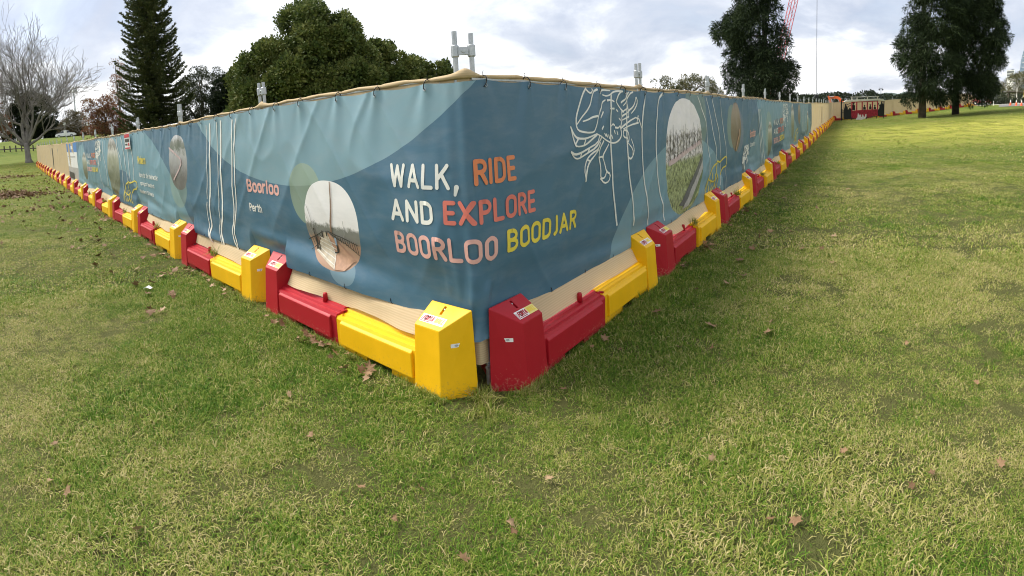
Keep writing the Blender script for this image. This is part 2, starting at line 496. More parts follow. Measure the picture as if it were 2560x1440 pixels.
def banner_material(shapes, photos):
    t = NT('printed_banner')
    uvn = t.node('ShaderNodeUVMap', uv_map='print')
    sep_ = t.node('ShaderNodeSeparateXYZ'); t.l.new(uvn.outputs[0], sep_.inputs[0])
    U, Z = sep_.outputs[0], sep_.outputs[1]
    co = uvn.outputs[0]
    n0 = t.noise(co, 1.3, 3, .5)
    col = t.mix(n0, (.062, .148, .220), (.076, .170, .246))
    def norm(cu, cz, a, b):
        return t.math('DIVIDE', t.math('SUBTRACT', U, cu), a), t.math('DIVIDE', t.math('SUBTRACT', Z, cz), b)
    def inside(p, q, n=2.0):
        if n == 2.0: d = t.math('ADD', t.math('MULTIPLY', p, p), t.math('MULTIPLY', q, q))
        else: d = t.math('ADD', t.math('POWER', t.math('ABSOLUTE', p), n), t.math('POWER', t.math('ABSOLUTE', q), n))
        return t.math('LESS_THAN', d, 1.0)
    for (cu, cz, a, b, c, al, *n) in shapes:
        p, q = norm(cu, cz, a, b)
        mk = t.math('MULTIPLY', inside(p, q, *(n or [2.0])), al)
        col = t.mix(mk, col, c)
    for (cu, cz, a, b, kind, *n) in photos:
        p, q = norm(cu, cz, a, b)
        mk = inside(p, q, *(n or [2.0]))
        if kind == 'bridge':
            tree = t.noise(co, 24, 5, .65, 0, (1, .8, 1))
            edge = t.math('ADD', q, t.math('MULTIPLY', tree, .34))
            pc = t.ramp(t.math('ADD', t.math('MULTIPLY', edge, .5), .5), [(.40, (.50, .31, .21)), (.45, (.26, .25, .22)), (.555, (.20, .20, .17)), (.60, (.84, .81, .78)), (.9, (.92, .90, .88))])
        elif kind == 'garden':
            tr = t.noise(co, 15, 6, .72, .2, (1.5, 1, 1))
            gr = t.noise(co, 26, 5, .7, .3, (1, .7, 1))
            bush = t.mix(t.ramp(gr, [(.38, 0.0), (.62, 1.0)]), (.08, .10, .045), (.50, .55, .26))
            wood = t.mix(t.ramp(tr, [(.42, 1.0), (.55, 0.0)]), (.78, .73, .70), (.10, .085, .07))
            up = t.ramp(t.math('ADD', t.math('MULTIPLY', q, .5), .5), [(.46, 0.0), (.50, 1.0)])
            skyf = t.ramp(t.math('ADD', t.math('MULTIPLY', t.math('ADD', q, t.math('MULTIPLY', tr, .5)), .5), .3), [(.60, 0.0), (.66, 1.0)])
            pc = t.mix(skyf, t.mix(up, bush, wood), (.86, .82, .80))
        elif kind == 'grey':
            gn = t.noise(co, 7, 6, .7)
            pc = t.ramp(t.math('ADD', t.math('MULTIPLY', q, .5), t.math('MULTIPLY', gn, .5)), [(.0, (.16, .15, .14)), (.25, (.34, .33, .32)), (.42, (.42, .42, .41)), (.50, (.13, .15, .11)), (.62, (.20, .21, .17)), (.72, (.55, .55, .56))])
        elif kind == 'dusk':
            gn = t.noise(co, 10, 5, .7)
            pc = t.ramp(t.math('ADD', t.math('MULTIPLY', q, .5), t.math('MULTIPLY', gn, .16)), [(.0, (.20, .15, .10)), (.38, (.34, .27, .20)), (.54, (.30, .23, .18)), (.58, (.09, .08, .06)), (.64, (.42, .33, .29)), (.9, (.55, .46, .43))])
        else:
            gn = t.noise(co, 11, 6, .72, .2, (1, .5, 1))
            v = t.math('ADD', t.math('MULTIPLY', q, .5), t.math('MULTIPLY', gn, .4))
            pc = t.ramp(v, [(.05, (.16, .17, .11)), (.35, (.36, .37, .27)), (.48, (.60, .58, .52)), (.56, (.18, .17, .13)), (.70, (.66, .63, .60))])
        col = t.mix(mk, col, pc)
    # weave, faint creases and dust
    wv = t.node('ShaderNodeTexWave', wave_type='BANDS', bands_direction='Y')
    wv.inputs['Scale'].default_value = 60; wv.inputs['Distortion'].default_value = .6
    t.l.new(co, wv.inputs['Vector'])
    dust = t.noise(co, 3.0, 6, .65, .3, (1, 3, 1))
    col = t.mix(t.ramp(dust, [(.45, 0.0), (.8, .22)]), col, (.34, .36, .36))
    fine = t.noise(co, 160, 2, .6)
    hgt = t.math('ADD', t.math('MULTIPLY', wv.outputs['Fac'], .4), fine)
    t.bump(hgt, .10, .003)
    t.set(col, .46, 0, .45)
    tr_ = t.node('ShaderNodeBsdfTranslucent'); t.l.new(col, tr_.inputs[0])
    mx_ = t.node('ShaderNodeMixShader'); mx_.inputs[0].default_value = .06
    t.l.new(t.b.outputs[0], mx_.inputs[1]); t.l.new(tr_.outputs[0], mx_.inputs[2]); t.l.new(mx_.outputs[0], t.out.inputs[0])
    return t.m
LIGHT, DARK, OLIVE, PALE = (.25, .40, .45), (.050, .125, .205), (.40, .47, .27), (.33, .45, .50)
SHAPES = [
    (-10.5, -.5, 6.3, 2.9, (.19, .34, .40), .9), (-8.7, .3, 1.4, .8, DARK, .75), (-12.9, 1.95, 1.5, .74, DARK, .8), (-14.9, .2, 1.3, 1.5, (.25, .42, .48), .6),
    (-2.0, 2.818, 2.6, 1.7, LIGHT, .78), (-1.66, 1.066, .235, .245, OLIVE, .52), (-1.225, .52, .146, .10, PALE, .42, 2.0),
    (-4.98, .98, .36, .30, OLIVE, .30),
    (4.1, 1.55, .45, .5, OLIVE, .30), (3.55, .1, 2.0, 1.2, (.25, .41, .47), .62), (6.0, 1.35, .3, .34, OLIVE, .35), (6.55, 1.25, .34, .36, (.30, .27, .33), .35),
    (8.9, .2, 1.9, .95, LIGHT, .5), (10.6, 1.75, 2.3, 1.15, (.22, .38, .43), .7), (9.75, 1.05, .45, .5, OLIVE, .3), (11.0, .95, .85, .42, DARK, .85), (13.3, 1.8, 1.5, .7, LIGHT, .45),
    (14.3, .15, 2.2, 1.2, LIGHT, .5), (18.6, 1.8, 2.0, 1.1, LIGHT, .55), (20.8, .3, 1.5, .9, (.22, .38, .43), .6),
]
PHOTOS = [(-1.35, .848, .347, .338, 'bridge', 2.4), (-4.9, 1.30, .385, .37, 'grey', 2.3), (-9.57, 1.14, .73, .64, 'plants'),
          (-14.2, 1.05, .5, .42, 'plants'), (3.6, 1.07, .70, .66, 'garden', 2.2), (6.3, 1.33, .38, .40, 'dusk'),
          (9.9, .92, .34, .40, 'plants'), (14.7, 1.2, .42, .56, 'plants'), (16.7, 1.4, .42, .36, 'dusk'), (20.2, 1.0, .4, .5, 'plants')]
M['banner'] = banner_material(SHAPES, PHOTOS)

us = np.concatenate([np.arange(B_L, -11, .07), np.arange(-11, -6, .045), np.arange(-6, -2.4, .024), np.arange(-2.4, 2.4, .014), np.arange(2.4, 6, .024), np.arange(6, 11, .045), np.arange(11, B_R + .01, .07)])
nz = 62
G = np.linspace(0, 1, nz)
UU = np.repeat(us, nz)
ZB = np.repeat(bottom_edge(us), nz)
sag = np.zeros(len(us))
for a_, b_ in zip(TIES[:-1], TIES[1:]):
    m_ = (us >= a_) & (us <= b_)
    sag[m_] = .014 * np.sin((us[m_] - a_) / (b_ - a_) * math.pi)
ZT = np.repeat(B_TOP - sag, nz)
ZZ = ZB + (ZT - ZB) * np.tile(G, len(us))
PV = cloth(UU, ZZ)
idx = np.arange(len(us) * nz).reshape(len(us), nz)
FQ = np.stack([idx[:-1, :-1], idx[1:, :-1], idx[1:, 1:], idx[:-1, 1:]], -1).reshape(-1, 4)
me = fast_mesh('banner_cloth', PV, FQ, M['banner'], True)
uvl = me.uv_layers.new(name='print')
uvs = np.stack([UU, ZZ], 1)[FQ.ravel()].astype(np.float32)
uvl.data.foreach_set('uv', uvs.ravel())
banner = thing('banner', 'long blue printed banner wrapped round the fence corner', 'banner', (float(C0[0]), float(C0[1]), 0))
def child(name, me, parent):
    o = obj(name, me)
    o.parent = parent
    o.matrix_parent_inverse = Matrix.Translation(-Vector(parent.location)) if parent.rotation_euler.z == 0 else parent.matrix_basis.inverted()
    return o
child('cloth', me, banner)

# ------------------------------------------------------------------ print on the banner: strokes laid on the cloth
def resample(pts, step):
    out = [pts[0]]
    for a, b in zip(pts[:-1], pts[1:]):
        L_ = math.hypot(b[0] - a[0], b[1] - a[1])
        n = max(1, int(math.ceil(L_ / step)))
        out += [(a[0] + (b[0] - a[0]) * k / n, a[1] + (b[1] - a[1]) * k / n) for k in range(1, n + 1)]
    return out
def smooth_line(pts, it=2):
    for _ in range(it):
        q = [pts[0]]
        for a, b in zip(pts[:-1], pts[1:]):
            q += [(a[0] * .75 + b[0] * .25, a[1] * .75 + b[1] * .25), (a[0] * .25 + b[0] * .75, a[1] * .25 + b[1] * .75)]
        pts = q + [pts[-1]]
    return pts
def split_sharp(pts, deg=38):
    parts, cur = [], [pts[0]]
    for k in range(1, len(pts) - 1):
        cur.append(pts[k])
        a = math.atan2(pts[k][1] - pts[k - 1][1], pts[k][0] - pts[k - 1][0]); b = math.atan2(pts[k + 1][1] - pts[k][1], pts[k + 1][0] - pts[k][0])
        d = abs((b - a + math.pi) % (2 * math.pi) - math.pi)
        if d > R(deg): parts.append(cur); cur = [pts[k]]
    cur.append(pts[-1]); parts.append(cur)
    return parts
class Print:
    """flat print: strokes and patches in banner coordinates (u, z)"""
    def __init__(s, base=.0022): s.u, s.z, s.o, s.f, s.k, s.base = [], [], [], [], 0, base
    def stroke(s, pts, w, step=.03, closed=False, cap=True):
        for part in split_sharp(pts):
            s._ribbon(part, w, step, cap)
    def _ribbon(s, pts, w, step, cap):
        pts = resample(pts, step)
        n = len(pts)
        if n < 2: return
        off = s.base + (s.k % 6) * .00025; s.k += 1
        o = len(s.u)
        for i, p in enumerate(pts):
            a, b = pts[max(i - 1, 0)], pts[min(i + 1, n - 1)]
            dx, dz = b[0] - a[0], b[1] - a[1]
            l = math.hypot(dx, dz) or 1
            ww = (w[0] + (w[1] - w[0]) * i / (n - 1)) if isinstance(w, tuple) else w
            nx, nz_ = -dz / l * ww / 2, dx / l * ww / 2
            s.u += [p[0] + nx, p[0] - nx]; s.z += [p[1] + nz_, p[1] - nz_]; s.o += [off, off]
        for i in range(n - 1):
            a = o + 2 * i
            s.f.append((a, a + 1, a + 3, a + 2))
        if cap:
            for (p, q, e) in ((pts[0], pts[1], o), (pts[-1], pts[-2], o + 2 * (n - 1))):
                ang = math.atan2(p[1] - q[1], p[0] - q[0])
                ww = w[0] if isinstance(w, tuple) and e == o else (w[1] if isinstance(w, tuple) else w)
                c = len(s.u)
                for j in range(1, 6):
                    t_ = ang - math.pi / 2 + math.pi * j / 6
                    s.u.append(p[0] + math.cos(t_) * ww / 2); s.z.append(p[1] + math.sin(t_) * ww / 2); s.o.append(off)
                ring = [c + j for j in range(5)]
                if e == o: s.f.append(tuple([e] + ring + [e + 1]))
                else: s.f.append(tuple([e + 1] + ring + [e]))
    def quadpatch(s, a, b, c, d, n=10, m_=10):
        """bilinear patch a-b (bottom), d-c (top)"""
        off = s.base + (s.k % 6) * .00025; s.k += 1
        o = len(s.u)
        for i in range(n + 1):
            for j in range(m_ + 1):
                p, q = i / n, j / m_
                s.u.append((a[0] * (1 - p) + b[0] * p) * (1 - q) + (d[0] * (1 - p) + c[0] * p) * q)
                s.z.append((a[1] * (1 - p) + b[1] * p) * (1 - q) + (d[1] * (1 - p) + c[1] * p) * q)
                s.o.append(off)
        for i in range(n):
            for j in range(m_):
                k = o + i * (m_ + 1) + j
                s.f.append((k, k + m_ + 1, k + m_ + 2, k + 1))
    def build(s, name, mat, parent=None, extra=0.0):
        u, z = np.array(s.u), np.array(s.z)
        P, N = path_arr(u)
        d = folds(u, z) + np.array(s.o) + extra + .0035 * np.exp(-(u / .22) ** 2)
        Q = P + N * d[:, None]
        V_ = np.stack([Q[:, 0], Q[:, 1], z + fence_z(u)], 1)
        me = mesh(name, V_, s.f, mat, True)
        return child(name, me, parent) if parent else me
# rounded sans serif built from single strokes; unit height, (width, strokes)
def arc(cx, cy, rx, ry, a0, a1, n=8):
    return [(cx + rx * math.cos(R(a0 + (a1 - a0) * k / n)), cy + ry * math.sin(R(a0 + (a1 - a0) * k / n))) for k in range(n + 1)]
def rrect(x0, x1, y0, y1, r):
    return arc(x1 - r, y1 - r, r, r, 90, 0, 5) + arc(x1 - r, y0 + r, r, r, 0, -90, 5) + arc(x0 + r, y0 + r, r, r, -90, -180, 5) + arc(x0 + r, y1 - r, r, r, 180, 90, 5) + [(x1 - r, y1)]
GLY = {
 'W': (.74, [[(0, 1), (.18, 0), (.37, .95), (.56, 0), (.74, 1)]]), 'A': (.56, [[(0, 0), (.28, 1), (.56, 0)], [(.1, .30), (.46, .30)]]),
 'L': (.42, [[(0, 1), (0, 0), (.42, 0)]]), 'K': (.50, [[(0, 0), (0, 1)], [(.48, 1), (.04, .42)], [(.20, .62), (.50, 0)]]),
 ',': (.1, [[(.07, .03), (.0, -.2)], [(.05, .06), (.07, .03)]]),
 'R': (.46, [[(0, 0), (0, 1), (.2, 1)] + arc(.2, .75, .25, .25, 90, -90) + [(0, .5)], [(.24, .48), (.47, 0)]]),
 'I': (.02, [[(0, 0), (0, 1)]]), 'D': (.47, [[(0, 0), (0, 1), (.2, 1)] + arc(.2, .72, .27, .28, 90, 0, 6) + arc(.2, .28, .27, .28, 0, -90, 6) + [(0, 0)]]),
 'E': (.38, [[(.38, 1), (0, 1), (0, 0), (.38, 0)], [(0, .5), (.34, .5)]]), 'N': (.50, [[(0, 0), (0, 1), (.5, 0), (.5, 1)]]),
 'X': (.50, [[(0, 1), (.5, 0)], [(.5, 1), (0, 0)]]), 'P': (.46, [[(0, 0), (0, 1), (.2, 1)] + arc(.2, .73, .26, .27, 90, -90) + [(0, .46)]]),
 'O': (.50, [rrect(0, .5, 0, 1, .25)]), 'B': (.46, [[(0, .5), (0, 1), (.2, 1)] + arc(.2, .76, .23, .24, 90, -90) + [(0, .52)], [(.2, .52)] + arc(.2, .26, .26, .26, 90, -90) + [(0, 0), (0, .52)]]),
 'J': (.22, [[(.22, 1), (.22, .25)] + arc(.0, .25, .22, .25, 0, -75, 6)]), 'F': (.38, [[(.38, 1), (0, 1), (0, 0)], [(0, .5), (.32, .5)]]),
 'T': (.44, [[(0, 1), (.44, 1)], [(.22, 1), (.22, 0)]]), 'G': (.48, [arc(.24, .72, .24, .28, 20, 180, 7) + arc(.24, .28, .24, .28, 180, 360, 8) + [(.48, .45), (.28, .45)]]),
 'M': (.62, [[(0, 0), (0, 1), (.31, .35), (.62, 1), (.62, 0)]]), 'S': (.42, [arc(.21, .76, .21, .24, 30, 230, 8) + arc(.21, .25, .21, .25, 60, -150, 9)]),
 'U': (.48, [[(0, 1), (0, .26)] + arc(.24, .26, .24, .26, 180, 360, 8) + [(.48, 1)]]), 'C': (.46, [arc(.24, .72, .24, .28, 20, 180, 7) + arc(.24, .28, .24, .28, 180, 340, 7)]),
 'H': (.46, [[(0, 0), (0, 1)], [(.46, 0), (.46, 1)], [(0, .5), (.46, .5)]]), 'Y': (.46, [[(0, 1), (.23, .5), (.46, 1)], [(.23, .5), (.23, 0)]]),
 'o': (.42, [rrect(0, .42, 0, .70, .2)]), 'r': (.26, [[(0, 0), (0, .70)], [(0, .46)] + arc(.22, .46, .22, .23, 165, 80, 5)]), 'l': (.06, [[(0, 1), (0, 0)]]),
 'e': (.42, [[(0, .36), (.42, .36)] + arc(.21, .45, .21, .25, 0, 180, 7) + arc(.21, .25, .21, .25, 180, 320, 6)]),
 't': (.28, [[(.1, .95), (.1, .15)] + arc(.22, .15, .12, .14, 180, 280, 4), [(0, .70), (.28, .70)]]), 'h': (.40, [[(0, 0), (0, 1)], [(0, .42)] + arc(.2, .46, .2, .24, 170, 0, 6) + [(.4, 0)]]),
 'i': (.03, [[(0, 0), (0, .68)], [(0, .92), (0, .95)]]), 'n': (.40, [[(0, 0), (0, .70)], [(0, .42)] + arc(.2, .46, .2, .24, 170, 0, 6) + [(.4, 0)]]),
 'd': (.42, [[(.42, 1), (.42, 0)], rrect(0, .42, 0, .70, .2)]), 'm': (.64, [[(0, 0), (0, .70)], [(0, .44)] + arc(.16, .5, .16, .2, 170, 0, 6) + [(.32, 0)], [(.32, .44)] + arc(.48, .5, .16, .2, 170, 0, 6) + [(.64, 0)]]),
 'a': (.40, [[(.40, .70), (.40, 0)], rrect(0, .40, 0, .70, .19)]), 'f': (.28, [[(.1, 0), (.1, .82)] + arc(.24, .82, .14, .18, 180, 90, 4), [(0, .66), (.28, .66)]]),
 's': (.36, [arc(.18, .52, .18, .18, 30, 230, 7) + arc(.18, .18, .18, .18, 60, -150, 8)]), 'w': (.56, [[(0, .7), (.14, 0), (.28, .66), (.42, 0), (.56, .7)]]),
 'p': (.42, [[(0, .70), (0, -.28)], rrect(0, .42, 0, .70, .2)]), 'g': (.42, [[(.42, .70), (.42, -.1)] + arc(.22, -.1, .2, .18, 0, -150, 6), rrect(0, .42, 0, .70, .2)]),
 'j': (.14, [[(.12, .70), (.12, -.12)] + arc(0, -.12, .12, .16, 0, -80, 4), [(.12, .93), (.12, .95)]]), 'u': (.40, [[(0, .7), (0, .24)] + arc(.2, .24, .2, .24, 180, 360, 7) + [(.4, .7)]]),
 'y': (.42, [[(0, .7), (.21, .02)], [(.42, .7), (.12, -.28)]]), 'v': (.40, [[(0, .7), (.2, 0), (.4, .7)]]), ' ': (.28, []), '.': (.04, [[(0, 0), (.01, .02)]]),
}
def text_width(s, gap): return sum(GLY[c][0] for c in s) + gap * (len(s) - 1)
def write(pr, s, u0, u1, z0, z1, w, gap=.27, step=.03):
    """set string s between u0..u1 with cap height z0..z1 and stroke width w"""
    h_ = z1 - z0
    W_ = text_width(s, gap)
    k = (u1 - u0 - w) / W_
    x_ = u0 + w / 2
    for c in s:
        gw, st = GLY[c]
        for pl in st:
            pr.stroke([(x_ + px * k, z0 + w / 2 + py * (h_ - w)) for px, py in pl], w, step)
        x_ += (gw + gap) * k
for n_, c_ in dict(ink_white=(.74, .74, .68), ink_orange=(.74, .24, .10), ink_coral=(.74, .20, .15), ink_pink=(.77, .43, .37), ink_yellow=(.78, .62, .08), ink_bright=(.80, .79, .72)).items():
    M[n_] = plain(n_, c_, .5, var=.06, scale=3, spec=.35)
def words(s, u0, u1, z0, z1, w, mat, label, gap=.27, base=.0022):
    if (z1 - z0) < .12 or abs(u0) > 9:           # small print stays in one piece
        pr = Print(base); write(pr, s, u0, u1, z0, z1, w, gap)
        o = pr.build('lettering', M[mat], banner); o['label'] = label; o['kind'] = 'stuff'
        return
    k = (u1 - u0 - w) / text_width(s, gap); x_ = u0
    for c in s:
        gw = GLY[c][0] * k + w
        if c == ',': pr = Print(base); pr.stroke([(x_ + w / 2 + .07 * k, z0 + w / 2 + .03 * (z1 - z0)), (x_ + w / 2, z0 - .18 * (z1 - z0))], (w * 1.25, w * .7))
        else: pr = Print(base); write(pr, c, x_, x_ + gw, z0, z1, w, gap)
        o = pr.build('letter', M[mat], banner); o['label'] = f'{label}: {c}' if c != ',' else 'white comma after WALK'
        x_ += GLY[c][0] * k + gap * k
words('WALK,', -.615, -.068, 1.178, 1.330, .024, 'ink_white', 'pale white letters reading WALK with a comma')
words('RIDE', .012, .345, 1.198, 1.350, .026, 'ink_orange', 'orange letters reading RIDE')
words('AND', -.628, -.256, .965, 1.108, .026, 'ink_bright', 'white letters reading AND')
words('EXPLORE', -.178, .540, .976, 1.118, .026, 'ink_coral', 'coral letters reading EXPLORE')
words('BOORLOO', -.620, .160, .756, .900, .026, 'ink_pink', 'pink letters reading BOORLOO')
words('BOODJAR', .240, 1.055, .772, .912, .026, 'ink_yellow', 'yellow letters reading BOODJAR')
words('Boorloo', -2.722, -2.090, 1.018, 1.146, .026, 'ink_pink', 'pink word Boorloo', .22)
words('Perth', -2.725, -2.462, .832, .912, .014, 'ink_bright', 'white word Perth', .22)
words('Mindern', -7.20, -6.60, 1.232, 1.372, .024, 'ink_yellow', 'yellow word near the left swirl', .22, .006)
words('Name for the freshwater', -7.17, -5.91, 1.000, 1.085, .013, 'ink_bright', 'white caption line', .2, .006)
words('spring at Oswald st', -7.12, -6.17, .862, .930, .013, 'ink_bright', 'white caption line', .2, .006)
words('Western Streets', -7.23, -6.29, .715, .785, .013, 'ink_bright', 'white caption line', .2, .006)
words('Boodjar', 7.46, 7.99, 1.08, 1.22, .022, 'ink_pink', 'pink word Boodjar', .2, .006)
words('Country', 7.50, 7.95, .905, .985, .014, 'ink_bright', 'white word Country', .2, .006)
for (u0, u1, zb, h_) in ((-13.6, -11.8, .86, .58), (10.45, 12.45, .70, .66)):
    w_ = u1 - u0
    ln = h_ / 3
    for k, (a, b, ca, cb, fa) in enumerate((('WALK,', 'RIDE', 'ink_white', 'ink_orange', .50), ('AND', 'EXPLORE', 'ink_bright', 'ink_coral', .34), ('BOORLOO', 'BOODJAR', 'ink_pink', 'ink_yellow', .52))):
        z1_ = zb + h_ - k * ln; z0_ = z1_ - ln * .66
        x1_ = u0 + w_ * (.86 if k == 0 else .93 if k == 1 else 1.0)
        words(a, u0, u0 + w_ * fa - .04, z0_, z1_, .028, ca, 'small repeat of the slogan', .27, .008)
        words(b, u0 + w_ * fa + .04, x1_, z0_, z1_, .028, cb, 'small repeat of the slogan', .27, .008)
CRAB = [[(1.266,1.793),(1.215,1.732),(1.155,1.651),(1.104,1.571),(1.092,1.506),(1.111,1.469),(1.179,1.455),(1.256,1.448),(1.337,1.449),(1.364,1.475),(1.393,1.52),(1.412,1.558),(1.458,1.605)],[(1.108,1.516),(1.171,1.562),(1.236,1.599),(1.278,1.628),(1.321,1.666),(1.34,1.704),(1.376,1.751),(1.447,1.799)],[(1.266,1.793),(1.287,1.756),(1.334,1.738),(1.369,1.766),(1.355,1.8)],[(1.184,1.533),(1.247,1.542),(1.329,1.564),(1.405,1.57)],[(1.458,1.605),(1.504,1.636),(1.525,1.676),(1.58,1.696)],[(1.472,1.557),(1.5,1.577),(1.528,1.6)],[(1.504,1.746),(1.532,1.778),(1.625,1.81),(1.681,1.812)],[(1.547,1.735),(1.601,1.726),(1.676,1.738),(1.735,1.764),(1.815,1.792),(1.918,1.8)],[(1.617,1.693),(1.682,1.698),(1.729,1.686)],[(1.649,1.628),(1.725,1.628)],[(1.769,1.691),(1.833,1.755),(1.918,1.8)],[(1.768,1.686),(1.845,1.637),(1.925,1.602)],[(1.889,1.68),(1.975,1.711),(2.067,1.788)],[(1.929,1.654),(2.017,1.703),(2.087,1.762),(2.146,1.799)],[(2.044,1.611),(2.124,1.638),(2.184,1.683),(2.211,1.738),(2.243,1.689),(2.193,1.638),(2.098,1.588)],[(1.885,1.62),(1.885,1.543),(1.844,1.475)],[(2.015,1.664),(2.037,1.602),(2.018,1.549)],[(1.893,1.598),(2.013,1.635)],[(1.897,1.567),(2.028,1.602)],[(1.887,1.532),(2.025,1.56)],[(1.853,1.466),(2.004,1.514),(2.235,1.56),(2.295,1.453)],[(1.894,1.456),(2.046,1.485),(2.231,1.501)],[(2.235,1.56),(2.195,1.501)],[(1.378,1.435),(1.47,1.408),(1.575,1.37),(1.648,1.35),(1.745,1.352),(1.827,1.382),(1.854,1.423),(1.834,1.475)],[(1.475,1.471),(1.503,1.49)],[(1.525,1.433),(1.551,1.412)],[(1.561,1.423),(1.577,1.402)],[(1.597,1.418),(1.61,1.393)],[(1.652,1.411),(1.67,1.386)],[(1.658,1.489),(1.688,1.505),(1.716,1.494)],[(1.734,1.474),(1.793,1.468),(1.824,1.484)],[(1.761,1.444),(1.773,1.418)],[(1.712,1.446),(1.723,1.425)],[(1.818,1.548),(1.842,1.535)],[(1.779,1.616),(1.802,1.603)],[(1.019,1.494),(1.029,1.444),(1.053,1.377),(1.073,1.354),(1.171,1.355),(1.243,1.373),(1.377,1.428)],[(1.019,1.494),(1.051,1.443),(1.092,1.412),(1.206,1.406),(1.286,1.417),(1.378,1.435)],[(1.06,1.37),(1.099,1.407)],[(1.179,1.359),(1.206,1.404)],[(0.998,1.32),(1.032,1.285),(1.074,1.267),(1.127,1.27),(1.229,1.299),(1.345,1.329),(1.452,1.401)],[(0.998,1.32),(1.054,1.298),(1.137,1.306),(1.231,1.329),(1.381,1.365),(1.419,1.418)],[(1.127,1.27),(1.144,1.305)],[(1.237,1.302),(1.264,1.334)],[(1.198,1.094),(1.181,1.183),(1.218,1.254),(1.293,1.294),(1.395,1.318),(1.432,1.362)],[(1.198,1.094),(1.212,1.179),(1.256,1.236),(1.342,1.283),(1.403,1.313)],[(1.218,1.251),(1.26,1.237)],[(1.407,1.254),(1.444,1.171),(1.438,1.084),(1.497,1.041),(1.58,1.047),(1.602,1.106),(1.539,1.129),(1.509,1.205),(1.477,1.256),(1.543,1.307),(1.592,1.345)],[(1.407,1.254),(1.42,1.316),(1.503,1.374)],[(1.438,1.084),(1.509,1.084),(1.539,1.129)],[(1.407,1.254),(1.48,1.254)],[(1.914,1.447),(1.988,1.436),(2.005,1.364),(1.959,1.332),(1.942,1.227),(1.993,1.188),(2.062,1.218),(2.1,1.278),(2.049,1.362)],[(1.981,1.33),(2.065,1.272),(2.051,1.223)],[(1.893,1.439),(1.889,1.388),(1.973,1.375)]]
STR = [[(1.694,1.735),(1.671,1.669),(1.64,1.506),(1.622,1.302),(1.633,1.136),(1.656,0.924),(1.736,0.663)],[(2.032,1.76),(1.991,1.628),(1.961,1.454),(1.946,1.236),(1.962,1.057),(2.015,0.871),(2.099,0.59)],[(2.434,1.786),(2.349,1.629),(2.299,1.443),(2.272,1.211),(2.288,0.973),(2.38,0.768),(2.482,0.513)],[(2.889,1.78),(2.767,1.701),(2.671,1.531),(2.63,1.333),(2.614,1.084),(2.685,0.874),(2.818,0.646),(2.884,0.475)],[(4.148,1.758),(4.346,1.575),(4.507,1.402),(4.521,1.174),(4.635,0.893),(4.641,0.686)],[(4.601,1.756),(4.747,1.575),(4.838,1.226),(4.969,1.048),(4.934,0.894)],[(4.918,1.756),(5.074,1.459),(5.214,1.282),(5.231,0.986),(5.24,0.522)],[(5.296,1.757),(5.494,1.271),(5.612,0.957),(5.622,0.408)]]
TUR = [[(4.511,0.47),(4.569,0.612),(4.654,0.74),(4.791,0.822),(4.989,0.86)],[(4.462,0.491),(4.502,0.594),(4.599,0.691)],[(4.989,0.86),(4.99,0.889),(5.134,0.854),(5.225,0.867),(5.61,0.926),(5.637,0.768),(5.344,0.751),(5.217,0.675)],[(4.76,0.741),(4.811,0.665),(4.726,0.591)],[(4.988,0.846),(4.954,0.734),(5.095,0.63)],[(4.65,0.657),(4.864,0.601),(4.979,0.644)],[(4.925,0.708),(4.975,0.558),(4.831,0.492)],[(4.646,0.574),(4.694,0.483)],[(5.095,0.63),(5.119,0.509),(5.208,0.474)],[(4.975,0.558),(5.059,0.488)],[(4.806,0.552),(4.775,0.486)]]
LSTR = [[(-3.752,1.721),(-3.763,1.469),(-3.805,1.189),(-3.881,0.879)],[(-3.892,0.836),(-3.95,0.679),(-3.921,0.552),(-3.963,0.496),(-3.916,0.407),(-3.871,0.349)],[(-3.635,1.726),(-3.66,1.467),(-3.715,1.191),(-3.776,0.908),(-3.868,0.687),(-3.836,0.576),(-3.919,0.48),(-3.879,0.398),(-3.851,0.352)],[(-3.397,1.732),(-3.424,1.463),(-3.473,1.063),(-3.536,0.789),(-3.539,0.652),(-3.632,0.531),(-3.572,0.429),(-3.551,0.363)],[(-3.3,1.732),(-3.357,1.331),(-3.405,0.934),(-3.433,0.731),(-3.537,0.584),(-3.574,0.497),(-3.505,0.411),(-3.51,0.342)],[(-2.988,1.726),(-3.024,1.457),(-3.094,1.081),(-3.117,0.826),(-3.145,0.696),(-3.232,0.582),(-3.208,0.469),(-3.144,0.401),(-3.145,0.349)],[(-2.911,1.733),(-2.969,1.456),(-3.011,1.085),(-3.067,0.768),(-3.158,0.63),(-3.178,0.538),(-3.133,0.454),(-3.123,0.353)]]
LSTR2 = [[(-8.978,1.774),(-8.935,1.533),(-8.519,1.226),(-8.623,0.678)],[(-8.499,1.746),(-8.369,1.554),(-8.208,1.181),(-8.15,0.901)],[(-8.073,1.74),(-8.041,1.558),(-7.94,1.281),(-7.89,0.893)],[(-7.665,1.523),(-7.559,1.283),(-7.599,0.943)],[(-10.768,1.708),(-10.803,1.394),(-10.418,1.086),(-10.406,0.615)],[(-11.58,1.101),(-11.561,0.998),(-11.273,0.565)]]
ZMAX = B_TOP - .022
def clampz(pl): return [(u, min(z, ZMAX)) for u, z in pl]
def art(name, lines, w, mat, base=.0022, smooth=1, label=None):
    pr = Print(base)
    for k, pl in enumerate(lines):
        pl = clampz(pl)
        if smooth: pl = smooth_line(pl, smooth)
        pr.stroke(pl, w if not callable(w) else w(k))
    o = pr.build(name, M[mat], banner)
    if label: o['label'] = label
    if len(lines) > 1: o['kind'] = 'stuff'
    return o
art('crab_drawing', CRAB, lambda k: (.010, .017) if k % 2 else (.018, .011), 'ink_bright', .0022, 1, 'large white line drawing of a crab')
for k, pl in enumerate(STR):
    art('drip_line', [pl], .022 if k < 4 else .020, 'ink_white', .0034, 2)
